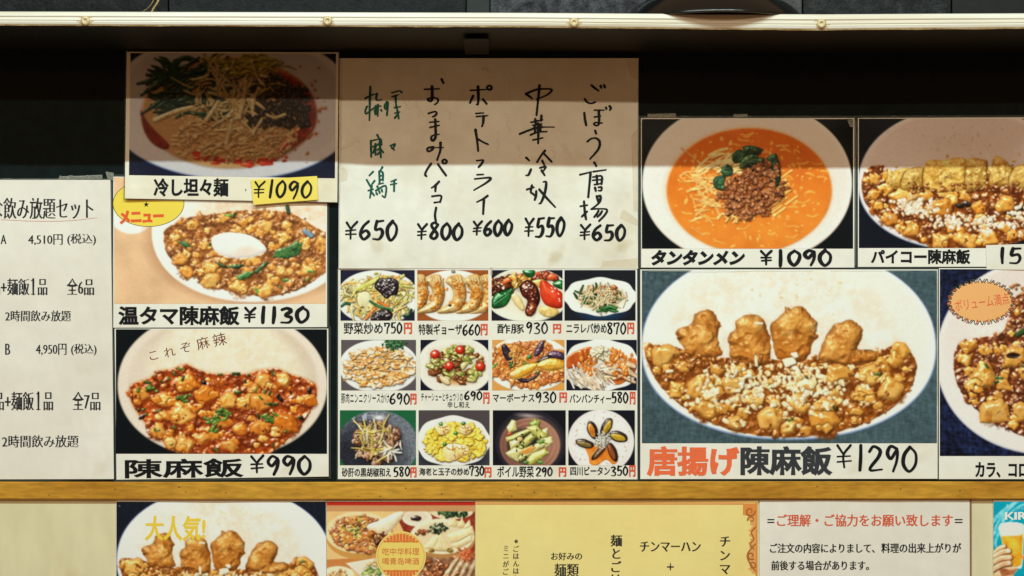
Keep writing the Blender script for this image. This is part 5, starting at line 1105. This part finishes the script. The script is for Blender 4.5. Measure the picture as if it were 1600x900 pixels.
c.tape([[(1012, 178), (1056, 177), (1056, 183.5), (1012, 184)], [(1146, 178.5), (1168, 178), (1168, 183), (1146, 183.5)], [(1324, 188), (1335, 186), (1336, 199), (1328, 198)]], TAPE)
TX = c
c = Card("menu_card", [(1340.5, 184.5), (1650, 183), (1650, 416.5), (1340.5, 417)], "menu card of tofu rice topped with sliced fried cutlet beside the orange soup card", "menu card", group=GC, seed=6)
c.sheet(PAPER); c.film(); c.photo(dish_cutlet_mapo(), (1342, 185.5, 1624, 387.5), "printed photo of a sliced cutlet on tofu in brown sauce")
c.text("dish_name", [("パイコー陳麻飯", (1361, 389.5, 1516, 412.5), .9, .9)], INK)
t = Card("price_sticker", [(1540.5, 383), (1650, 380), (1650, 422), (1541.5, 421)], "white paper sticker with a handwritten price over the cutlet card caption", "price sticker", d=.0034, th=.0006, bulge=.0003, seed=7)
t.sheet(PAPERC, n=6); t.strokes("price", price("15", (1558, 389, 1599, 412), 5, seed=11, widths=[.75, 1.2]), INK)
c = Card("menu_card", [(1000.5, 421), (1465.5, 421), (1465, 748), (1000.5, 748.5)], "largest menu card, fried chicken on tofu rice with grey background, priced 1290 yen", "menu card", group=GC, seed=8, curl=((1465, 748, .003, 40),))
c.sheet(PAPER); c.film(1.8); c.photo(dish_karaage(), (1003, 422.5, 1464, 692.5), "printed photo of four fried chicken pieces on tofu and rice")
c.text("dish_name", [("唐揚げ", (1011, 697, 1155, 743.5), 2.05, 1.6)], ORANGE, label="orange red lettering"); c.text("dish_name", [("陳麻飯", (1157, 697, 1300, 742.5), 1.95, 1.45)], mat("charcoal_print", alb(44, 48, 52), .5))
c.strokes("price", price("¥1290", (1303, 696.5, 1436, 735), 5, seed=12, widths=[1.2, .75, 1.05, 1., 1.1]), INK)
c = Card("menu_card", [(1467, 419), (1660, 419), (1660, 748.5), (1467, 748.5)], "menu card with an orange spiky badge at the right end of the board", "menu card", group=GC, seed=9)
c.sheet(PAPER); c.film(1.5); c.photo(dish_croquette_mapo(), (1468.5, 420.5, 1624, 712.5), "printed photo of tofu in dark brown sauce on a white plate")
c.text("dish_name", [("カラ、コロ", (1524, 722, 1606, 746), .8, .7)], INK)
def spiky(cx, cy, rx, ry, n, a): return [(cx+rx*(1+(a if k % 2 else -a*.3))*math.cos(-6.2832*k/n), cy+ry*(1+(a if k % 2 else -a*.3))*math.sin(-6.2832*k/n)) for k in range(n)]
bd = c.shape("badge", [spiky(1533, 471.5, 49, 31, 64, .07)], mat("orange_badge_print", alb(238, 170, 104), .45), .0004, label="orange oval badge with a scribbled outline")
zz = []
for k in range(30):
    a = 6.2832*k/30; zz.append(([(1533+(48+(5 if q % 2 else -1))*math.cos(a+q*.07), 471.5+(31+(5 if q % 2 else -1))*math.sin(a+q*.07)) for q in range(4)], 1.3, 0))
c.strokes("outline", zz[::2]+zz[1::2], mat("dark_green_scribble", alb(60, 66, 52), .5), .0006, bd)
c.strokes("outline", [([(1533+(50.5+2.6*math.cos(q))*math.cos(a)+0, 471.5+(32.5+2.6*math.sin(q))*math.sin(a)+2*math.sin(q)) for q in np.linspace(0, 6.2, 7)], .8, 0) for a in np.linspace(0, 6.1, 19)], RED, .0007, bd)
c.text("badge_lettering", [("ボリューム満点", (1492, 463, 1577, 481), 0, 0, 8)], mat("badge_orange_red_ink", alb(214, 92, 56), .5), .0006, bd)
# glints on the plastic covers, painted in as pale see-through strokes
GLINT = mat("painted_plastic_glint", (.62, .62, .56), .3, .7, mix=.45, noise=.7, nscale=500)
def glints(cd, L):
    for pts, w in L: cd.strokes("painted_glint", [(pts, w, 0)], GLINT, .0009)
rc = np.random.default_rng(77)
def jag(x0, y0, x1, y1, n, a): return [(x0+(x1-x0)*t+rc.uniform(-a, a), y0+(y1-y0)*t+rc.uniform(-a, a)) for t in np.linspace(0, 1, n)]
glints(c, [(jag(1002, 424, 1464, 423.5, 40, .4), .7), (jag(1465, 424, 1465, 690, 20, .3), 1.)])
# ---- sheet of twelve dishes
c = Card("menu_sheet", [(528.5, 420.5), (995.5, 420.5), (996, 749), (528, 748.5)], "white menu sheet with twelve small dish photos below the handwritten sheet", "menu sheet", seed=10)
c.sheet(PAPER, n=20); c.film(2)
G12 = [(d_stirfry_vegetables, (532, 422, 648, 501), "vegetable stir fry", "野菜炒め", (537, 504, 598, 522), "750", (600, 505, 629, 521), (631, 504, 644, 522)),
 (d_dumplings, (652, 422, 763, 501), "pan-fried dumplings", "特製ギョーザ", (654, 506, 722, 523), "660", (722, 507, 751, 523), (751, 506, 762, 524)),
 (d_sweet_sour_pork, (768, 422, 879, 501), "sweet and sour pork with peppers", "酢豚", (777, 506, 819, 521), "930", (821, 504, 857, 521), (864, 506, 877, 521)),
 (d_leek_liver, (882, 422, 993, 501), "leeks and liver on a white plate", "ニラレバ炒め", (885, 505, 948, 521), "870", (948, 504, 979, 521), (980, 504, 991, 522)),
 (d_garlic_pork, (533, 531, 650, 610), "sliced pork with parsley", "豚肉ニンニクソースかけ", (533, 614, 608, 630), "690", (608, 615, 641, 631), (641, 615, 651, 632)),
 (d_pork_cucumber, (657, 531, 763, 610), "pork and cucumber with tomatoes", "チャーシューとキュウリの", (658, 614, 723, 627), "690", (725, 612, 754, 625), (755, 613, 765, 631)),
 (d_mapo_eggplant, (769, 531, 882, 610), "eggplant in minced sauce", "マーボーナス", (770, 615, 835, 628), "930", (836, 613, 870, 629), (874, 613, 886, 629)),
 (d_bang_bang_chicken, (885, 531, 995, 610), "shredded chicken with brown sauce", "バンバンチィー", (890, 616, 955, 630), "580", (955, 613, 982, 629), (984, 612, 993, 632)),
 (d_gizzard, (531, 641, 650, 727), "gizzard strips on a dark plate", "砂肝の黒胡椒和え", (534, 731, 611, 745), "580", (614, 730, 641, 744), (641, 730, 651, 746)),
 (d_shrimp_egg, (654, 641, 765, 727), "shrimp and scrambled egg with peas", "海老と玉子の炒め", (655, 731, 733, 743), "730", (733, 729, 757, 743), (757, 730, 768, 746)),
 (d_boiled_vegetables, (770, 641, 884, 727), "boiled vegetables in a brown bowl", "ボイル野菜", (777, 728, 834, 746), "290", (837, 731, 864, 744), (873, 730, 885, 745)),
 (d_century_egg, (888, 641, 992, 727), "sliced dark eggs in a star on a white plate", "四川ビータン", (891, 729, 953, 743), "350", (954, 729, 982, 743), (983, 727, 993, 745))]
for k, (fn, r, lb, nm, nb, pr, pb, yb) in enumerate(G12):
    c.photo(fn(), r, "small printed photo of "+lb)
    it = [(nm, nb, .25 if len(nm) < 9 else -.05, .25)]
    if k == 5: it.append(("辛し和え", (699, 627.5, 734, 637.5), .1, .1))
    c.text("dish_name", it, INK); c.strokes("price", price(pr, pb, 2.5, seed=20+k), INK)
    c.text("yen_mark", [("円", yb, .75, .6)], RED)
c.tape([[(765, 417), (770, 416), (769.5, 430), (766, 430)], [(704, 421), (711, 420), (712, 426), (705, 427)]], TAPE)
# ---- the handwritten sheet
c = Card("handwritten_menu", [(530, 91), (997.5, 91), (997, 420), (529, 419.5)], "large aged white sheet with handwritten vertical dish names, top half in shade", "menu sheet", d=.0012, bulge=.0009, seed=11, curl=((997, 91, .005, 45), (529, 420, .002, 35), (530, 250, .002, 30)))
c.sheet(PAPERC, n=24)
def seg(o, k, L, w): return [([(o[0]+x/k, o[1]+y/k) for x, y in l], w) for l in L]
A1, A3, A4, A5 = ((530, 90), 5.296), ((530, 240), 5.625), ((760, 90), 5.296), ((760, 240), 5.625)
gr = seg(*A1, [[(258, 243), (253, 380), (250, 520)], [(215, 338), (275, 308), (315, 300)], [(312, 300), (308, 350), (352, 350)], [(230, 405), (216, 440), (222, 465), (250, 445), (290, 415)], [(290, 412), (345, 400)], [(302, 400), (300, 470)], [(320, 390), (318, 482)], [(295, 440), (302, 466), (314, 460)], [(346, 434), (352, 441)], [(395, 365), (375, 400), (386, 425), (405, 372)], [(403, 385), (395, 475)],
    [(435, 292), (495, 275)], [(505, 278), (520, 290)], [(437, 325), (490, 308)], [(465, 315), (472, 405)], [(455, 415), (508, 405)], [(470, 400), (480, 428)], [(458, 460), (500, 450)], [(482, 440), (492, 505)], [(460, 500), (482, 470)],
    [(315, 640), (330, 670)], [(262, 690), (300, 680), (345, 672)], [(262, 688), (265, 820)], [(345, 680), (350, 720)], [(275, 738), (322, 722)], [(300, 715), (300, 805)], [(298, 742), (280, 790)], [(320, 716), (352, 708)], [(335, 690), (345, 825)], [(318, 765), (340, 745)], [(345, 760), (366, 786)], [(316, 802), (340, 775)],
    [(425, 730), (462, 715), (450, 745)], [(434, 746), (456, 764)]], 3.2)
gr += seg(*A3, [[(298, 158), (265, 192)], [(242, 230), (270, 280), (286, 300)], [(312, 238), (290, 265)], [(255, 325), (300, 312)], [(285, 280), (280, 330), (270, 388)], [(285, 340), (308, 368)], [(380, 118), (362, 150)], [(352, 155), (355, 255)], [(352, 160), (382, 165), (384, 235)], [(358, 197), (384, 190)], [(360, 232), (388, 222)], [(335, 288), (346, 310)], [(322, 325), (408, 282), (404, 380), (378, 370)], [(326, 345), (334, 358)], [(352, 330), (356, 345)], [(374, 318), (378, 334)], [(345, 268), (390, 258)],
    [(500, 228), (455, 246)], [(452, 272), (506, 262)], [(484, 240), (482, 330)]], 3.2)
c.strokes("dish_name", gr, GREEN, label="dark green handwriting")
B = seg(*A1, [[(705, 263), (830, 258)], [(768, 240), (770, 320), (762, 358), (738, 356), (738, 340), (790, 332), (818, 348), (812, 372), (790, 388)], [(848, 180), (862, 210)], [(738, 462), (790, 447), (806, 458), (798, 476), (775, 490)], [(748, 535), (825, 528)], [(750, 578), (828, 560)], [(795, 512), (798, 640), (786, 680), (768, 686), (762, 660), (780, 642), (828, 635)], [(735, 745), (780, 740), (762, 766), (738, 776), (728, 756), (760, 745), (862, 745)], [(838, 705), (836, 770), (810, 847)]], 3.7)
B += seg(*A3, [[(808, 88), (772, 140), (755, 182), (767, 198)], [(868, 92), (905, 145), (940, 192)], [(926, 50), (908, 62), (915, 84), (938, 82), (944, 62), (924, 50)], [(878, 245), (845, 280), (812, 300)], [(848, 275), (845, 330)], [(815, 375), (895, 370), (887, 425)], [(835, 430), (887, 423)], [(852, 475), (842, 540), (850, 600)]], 3.7)
c.strokes("dish_name", B, INK)
B = seg(*A1, [[(1085, 272), (1215, 265)], [(1148, 240), (1152, 330), (1148, 386), (1135, 386)], [(1108, 318), (1082, 375)], [(1188, 345), (1220, 382)], [(1242, 230), (1224, 245), (1236, 266), (1256, 262), (1260, 242), (1240, 230)], [(1130, 462), (1195, 458)], [(1135, 488), (1230, 480)], [(1195, 485), (1192, 535), (1182, 568)], [(1128, 598), (1142, 690), (1150, 772)], [(1150, 675), (1192, 700), (1232, 718)]], 3.7)
B += seg(*A3, [[(1207, 62), (1265, 58), (1250, 90), (1225, 118)], [(1210, 185), (1268, 182)], [(1190, 222), (1328, 212), (1298, 252), (1185, 320)], [(1305, 370), (1265, 398), (1210, 425)], [(1272, 405), (1265, 530)]], 3.7)
c.strokes("dish_name", B, INK)
B = seg(*A4, [[(325, 300), (352, 318), (380, 340)], [(330, 298), (420, 264), (515, 260), (541, 272), (500, 310), (415, 345)], [(440, 232), (428, 350), (415, 475)], [(370, 535), (465, 515)], [(404, 508), (408, 545)], [(456, 480), (452, 522)], [(385, 560), (458, 548)], [(275, 632), (370, 595), (460, 576), (562, 575)], [(380, 588), (462, 570)], [(365, 640), (420, 618), (500, 612)], [(400, 560), (404, 622)], [(448, 552), (446, 612)], [(385, 682), (466, 664)], [(428, 545), (430, 630), (428, 710)],
    [(330, 828), (355, 852)], [(485, 770), (450, 815), (420, 864)], [(472, 790), (505, 825), (540, 862)]], 3.7)
B += seg(*A5, [[(490, 62), (508, 95)], [(392, 138), (370, 186), (346, 190)], [(470, 125), (522, 114), (502, 150)], [(485, 148), (512, 190)], [(355, 315), (418, 295)], [(400, 280), (390, 335), (408, 352), (432, 372)], [(438, 330), (436, 370), (425, 405)], [(500, 248), (526, 254), (512, 350), (480, 430), (462, 438)], [(465, 315), (530, 390), (605, 470)]], 3.7)
c.strokes("dish_name", B, INK)
B = seg(*A4, [[(870, 230), (902, 256), (930, 276)], [(945, 235), (952, 250)], [(975, 230), (982, 248)], [(815, 345), (835, 370), (870, 379), (900, 368)], [(810, 458), (816, 510), (826, 560)], [(892, 435), (974, 435)], [(990, 415), (993, 425)], [(1020, 402), (1030, 418), (1022, 434)], [(895, 492), (945, 484)], [(930, 440), (932, 540), (912, 563), (892, 552), (902, 538), (958, 542)], [(900, 605), (908, 628)], [(835, 695), (870, 670), (910, 668), (938, 700), (925, 760), (858, 838)]], 3.7)
B += seg(*A5, [[(948, 78), (966, 110)], [(822, 185), (925, 160)], [(940, 158), (1052, 142)], [(915, 178), (905, 280), (895, 382)], [(935, 206), (1012, 198), (1012, 266)], [(932, 234), (1022, 226)], [(948, 272), (1014, 262)], [(970, 195), (974, 270)], [(955, 300), (962, 328)], [(985, 296), (1012, 294), (1008, 324), (984, 324)], [(825, 462), (888, 452)], [(858, 420), (866, 520), (876, 576)], [(840, 552), (886, 508)], [(970, 375), (986, 432)], [(975, 378), (1002, 372), (998, 420), (960, 460), (920, 488)], [(978, 406), (1000, 398)], [(920, 488), (990, 484), (1060, 492), (1040, 540), (990, 592)], [(985, 502), (970, 530), (948, 556)], [(1016, 506), (1000, 532), (975, 556)]], 3.7)
c.strokes("dish_name", B, INK)
for k, (p, b) in enumerate((("¥650", (537, 346, 623, 375)), ("¥800", (649, 349, 725, 374)), ("¥600", (737, 345, 802, 368)), ("¥550", (818, 341, 884, 370)), ("¥650", (904, 352, 979, 376)))):
    c.strokes("price", price(p, b, 4.9, sk=.08, seed=40+k), INK)
c.tape([[(531, 262), (538, 262), (544, 270), (542, 282), (531, 285)], [(971, 329), (976, 328), (997, 344), (997, 354), (968, 341)], [(941, 408), (996, 403), (996, 418), (938, 418)], [(986, 212), (996.5, 200), (996.5, 330), (990, 330)], [(531, 150), (535, 150), (534, 260), (530.5, 260)], [(976, 92), (997, 92), (997, 124), (986, 122)], [(752, 107), (760, 104), (767, 112), (764, 114), (758, 108), (753, 110)]], OLDTAPE, "yellowed_tape", .0003)
glints(TX, [(jag(1013, 181, 1054, 180.5, 22, 1.8), .9), (jag(1326, 190, 1333, 199, 8, 1.6), 1.), (jag(1002.5, 190, 1002.5, 416, 16, .3), .6), (jag(1150, 181, 1166, 181, 7, 1.2), .7), (jag(1337, 190, 1337, 414, 16, .4), .8)])
glints(c, [(jag(531, 190, 530.5, 414, 18, .5), .9), (jag(996.5, 100, 996.5, 415, 18, .4), .8)])
GLARE = mat("painted_film_glare", (.8, .78, .72), .6, .2, mix=.14)  # glare of the wrinkled film, painted in as pale streaks
for q in ((627, 150, 640, 172, 4), (650, 160, 662, 182, 5), (700, 172, 704, 186, 3), (880, 226, 892, 246, 8), (862, 228, 866, 246, 5), (777, 205, 779, 244, 5), (797, 120, 796, 158, 4), (793, 180, 796, 206, 5), (810, 226, 812, 250, 4), (534, 232, 560, 220, 7), (930, 240, 934, 256, 4)):
    c.strokes("painted_glare", [(jag(*q[:4], 6, 1.5), q[4], 0)], GLARE, .0004)
# ---- drinks sheet on the left
c = Card("drinks_menu", [(-70, 281), (172.5, 281), (178, 748.5), (-70, 749)], "plain white drinks menu printed in black at the left end of the board", "menu sheet", seed=12, curl=((178, 748, .004, 55), (172, 281, .003, 40)))
c.sheet(GREYP); c.film(2.5)
c.lines("lettering", [("な飲み放題セット", (-14, 309, 146, 342), .6, -.62), ("A", (1, 367, 10, 381), .45, -.4), ("4,510円", (44, 366, 98, 383), .35, -.38), ("(税込)", (105, 365, 150, 383), .35, -.38),
    ("品+麺飯", (-16, 435, 46, 461), .55, -.55), ("品", (59, 436, 74, 461), .55, -.55), ("全6品", (104, 435, 147, 461), .55, -.55), ("2時間飲み放題", (8, 485, 111, 502), .4, -.3), ("B", (8, 537, 16, 554), .45, -.4), ("4,950円", (56, 537, 104, 555), .35, -.38), ("(税込)", (111, 537, 151, 555), .35, -.38),
    ("品+麺飯", (-10, 612, 53, 641), .55, -.55), ("品", (68, 613, 83, 641), .55, -.55), ("全7品", (113, 612, 157, 641), .55, -.55), ("2時間飲み放題", (3, 680, 123, 699), .4, -.3)], INKS)
for x, y0, y1 in ((52, 436, 460), (60, 613, 640)): c.strokes("lettering", [([(x, y0), (x, y1)], 3, 0), ([(x-3, y1-.5), (x+3, y1-.5)], 1.1, 0), ([(x-3, y0+2.5), (x-.5, y0+.6)], 1.2, 0)], INKS)
c.strokes("underline", [([(2, 343), (60, 345.5), (110, 344.5), (152, 340)], .8, 0)], mat("pale_red_pen", alb(212, 168, 150), .5))
glints(c, [(jag(93, 276, 159, 275, 18, 1.5), 1.3), (jag(2, 280, 92, 280, 14, .5), .8), (jag(174, 284, 178, 745, 24, .4), .7)])
c.tape([[(92, 276), (160, 273), (160, 279.5), (92, 280.5)], [(165, 268), (178, 270), (177, 282), (168, 280)]], TAPE)
# ================================================================= lower row, under the rail
c = Card("menu_card", [(181.5, 780), (509.5, 780), (510, 930), (181.5, 930)], "menu card of fried chicken with yellow slogan, below the rail under the mapo tofu card", "menu card", d=.0010, group="photo menu cards below the rail", seed=13)
c.sheet(PAPER); c.photo(dish_karaage_small(), (182, 784, 509.2, 931.6), "printed photo of fried chicken pieces on tofu in a white bowl")
c.text("slogan", [("大人気!", (227, 806, 321, 845), 1., .9, 0, .04)], mat("yellow_print", alb(242, 196, 56), .5), label="yellow slogan lettering")
c = Card("poster", [(510.3, 782), (742.5, 782), (743, 935), (510.3, 935)], "food poster with a round golden badge, between the fried chicken card and the yellow menu", "poster", d=.0011, seed=14)
c.sheet(PAPERC); c.photo(dish_beer_house(), (510.5, 784, 742.3, 910), "printed photo of Chinese dishes on a wooden table")
circ = lambda cx, cy, r, n=48: [(cx+r*math.cos(-6.2832*k/n), cy+r*math.sin(-6.2832*k/n)) for k in range(n)]
gd, og = mat("golden_badge_print", alb(238, 204, 104), .45), mat("badge_orange_print", alb(216, 112, 54), .45)
bd = c.shape("badge", [circ(626.5, 869, 39), circ(626.5, 869, 36.6), circ(626.5, 869, 36)], [mat("pale_gold_print", alb(240, 206, 112), .45), og, gd], .0004, label="round golden badge with orange lettering")
for s_ in (-1, 1):
    fr = []
    for k in range(-5, 6):
        x = 626.5+k*5; y0 = 869+s_*math.sqrt(max(35**2-(k*5)**2, 1)); y1 = 869+s_*(21.5+(2.5 if k % 3 == 0 else 0))
        if abs(y0-869) > 22: a, b = min(y0, y1), max(y0, y1); fr.append([(x-2.1, b), (x+2.1, b), (x+2.1, a), (x-2.1, a)])
    a, b = sorted((869+s_*22, 869+s_*23.6)); fr.append([(604, b), (649, b), (649, a), (604, a)])
    c.shape("fretwork", fr, og, .0006, bd)
c.lines("badge_lettering", [("吃中华料理", (597.5, 856, 655, 867.5), .1, .1), ("喝青岛啤酒", (597.5, 871.5, 655, 882.5), .1, .1)], mat("badge_brown_orange_ink", alb(206, 110, 56), .5), .0006, bd)
YEL = mat("pale_yellow_menu_paper", alb(232, 213, 138), .5, .3, col2=alb(228, 206, 126), nscale=5, noise=.03, bump=.04)
c = Card("yellow_menu", [(743, 782), (1184, 782), (1184, 940), (743, 940)], "pale yellow menu sheet with an ornamental orange border below the rail", "menu sheet", d=.0012, seed=15)
c.sheet(YEL); bo = mat("orange_border_print", alb(214, 136, 62), .5)
c.shape("border", [[(743.2, 788.3), (1162, 788.3), (1162, 786.2), (743.2, 786.2)], [(743.2, 785), (1183, 785), (1183, 784), (743.2, 784)], [(1180.5, 940), (1183.4, 940), (1183.4, 785), (1180.5, 785)], [(1161, 804), (1168, 806), (1180.5, 806), (1180.5, 786.5), (1161, 786.5)]], bo)
for yy in (812, 832, 850, 868, 886): c.shape("ornament_ground", [[(1180.5+(4+8.5*abs(math.sin(k*1.1+yy)))*math.cos(-1.5708-k*3.1416/12), yy+11*math.sin(-1.5708-k*3.1416/12)) for k in range(13)]], mat("pale_orange_print", alb(222, 160, 88), .5), .00025)
sp = lambda cx, cy, r, n, a0, dr: [(cx+(r*(1-k/n*dr))*math.cos(a0+k*.7), cy+(r*(1-k/n*dr))*math.sin(a0+k*.7)) for k in range(n)]
c.strokes("ornament", [(sp(1172, 799, 8, 11, 0, .8), 2.2, 0), (sp(1174, 812, 6, 9, 3, .8), 2, 0), ([(1180, 824), (1174, 832), (1178, 842), (1172, 850), (1178, 858)], 2.2, 0), (sp(1174, 868, 6.5, 10, 1, .8), 2.2, 0), (sp(1176, 884, 6, 10, 4, .8), 2.2, 0), ([(1180, 850), (1168, 866), (1172, 880), (1180, 892)], 2.4, 0)], mat("brown_ornament_print", alb(170, 96, 42), .5), .0006)
c.lines("lettering", [("チンマーハン", (1000, 846, 1095, 862), .55, .0), ("+", (1042, 880, 1053, 891), -.2, -.3), ("お好みの", (861, 863, 909.5, 875), .3, -.1), ("麺類", (866, 880.5, 904.5, 901), .4, -.1)], INKS)
for q in [("チンマーハン", 1123, 835, 1143, 22, .55, .0), ("麺とごはん", 953, 834.5, 973, 20.3, .55, .0), ("※ごはんはお", 801, 840, 812, 11.6, .2, -.1), ("ミニがご", 785, 851, 796, 12, .2, -.1)]: c.vtext("lettering", [q], INKS)
c = Card("notice", [(1187, 782), (1515, 782), (1515.5, 935), (1187, 935)], "white printed notice with a red heading below the rail", "notice", d=.0013, seed=16)
c.sheet(GREYP); rd = mat("notice_red_print", alb(206, 84, 52), .5)
c.text("heading", [("ご理解・ご協力をお願い致します", (1214, 803.5, 1489, 822.5), .45, .05)], rd, label="red heading")
c.lines("lettering", [("=", (1199, 811, 1210, 817), -.2, 0), ("=", (1492, 811, 1504, 817), -.2, 0), ("ご注文の内容によりまして、", (1203, 849, 1367, 864), .42, .05), ("料理の出来上がりが", (1377, 848.5, 1502, 864), .42, .05), ("前後する場合があります。", (1205, 876, 1358, 891), .42, .05)], INK)
V, F = boxes([pbox(1515.8, 781, 1518.2, 940, .0006, .0028)])
tag(mesh("wall_trim", V, F, mat("brown_panel_joint", alb(150, 112, 58), .6, noise=.4, nscale=60, stretch=(1, 1, 4)), None, P(1517, 940, .001)), "thin brown vertical joint strip right of the white notice", "trim")
c = Card("poster", [(1552, 781), (1640, 781), (1640, 935), (1552, 935)], "turquoise beer poster with a hand holding a glass, right of the notice", "poster", d=.0014, seed=17)
c.sheet(PAPER); c.photo(dish_beer_glass(), (1552.3, 784, 1632.3, 910), "printed photo of a hand holding a glass of beer")
c.text("lettering", [("KIRIN", (1570, 800, 1626, 812), .9, .3), ], mat("white_print", alb(244, 246, 240), .5)); c.text("lettering", [("よろこびがつなぐ", (1567, 791.5, 1622, 797), -.05, -.05)], mat("pale_blue_print", alb(140, 214, 222), .5))
# faint leftovers of old tape on the black board
def residue(name, L, label):
    V, F = [], []; n = 0; b = P(*L[0][0][0], 0)
    for k, (pts, w) in enumerate(L):
        Q = smooth(pts, 4); T = np.gradient(Q, axis=0); T /= np.hypot(T[:, 0], T[:, 1])[:, None]+1e-9; N = np.stack([-T[:, 1], T[:, 0]], -1)*w*.5
        q = np.concatenate([Q-N, Q+N]); V.append(PA(q[:, 0], q[:, 1], np.full(len(q), .0004+.00004*k))); K = len(Q)
        F += [(n+i, n+i+1, n+K+i+1, n+K+i) for i in range(K-1)]; n += 2*K
    tag(mesh(name, np.concatenate(V), F, mat("brown_glue_residue", (.020, .016, .009), .5, .1, mix=.45, noise=.6, nscale=160), None, b), label, "tape residue")
residue("tape_residue", [([(92, 130), (94, 140), (93, 150)], 2), ([(92, 128), (104, 127), (107, 132)], 2), ([(70, 172), (74, 165), (84, 168), (82, 178), (72, 182)], 2.5), ([(88, 165), (94, 176)], 2), ([(104, 166), (114, 164), (112, 170)], 3)], "faint brown curls of old glue on the black board above the drinks menu")
residue("tape_residue", [([(136, 142), (146, 138), (150, 146), (140, 148)], 3)], "small round brown glue spot on the black board left of the shaded noodle card")
residue("tape_residue", [([(1004, 100), (1020, 97), (1040, 103), (1066, 110)], 3), ([(1010, 104), (1030, 100)], 2), ([(970, 88), (976, 84), (981, 89)], 2)], "faint brown glue streak on the black board beside the handwritten sheet")
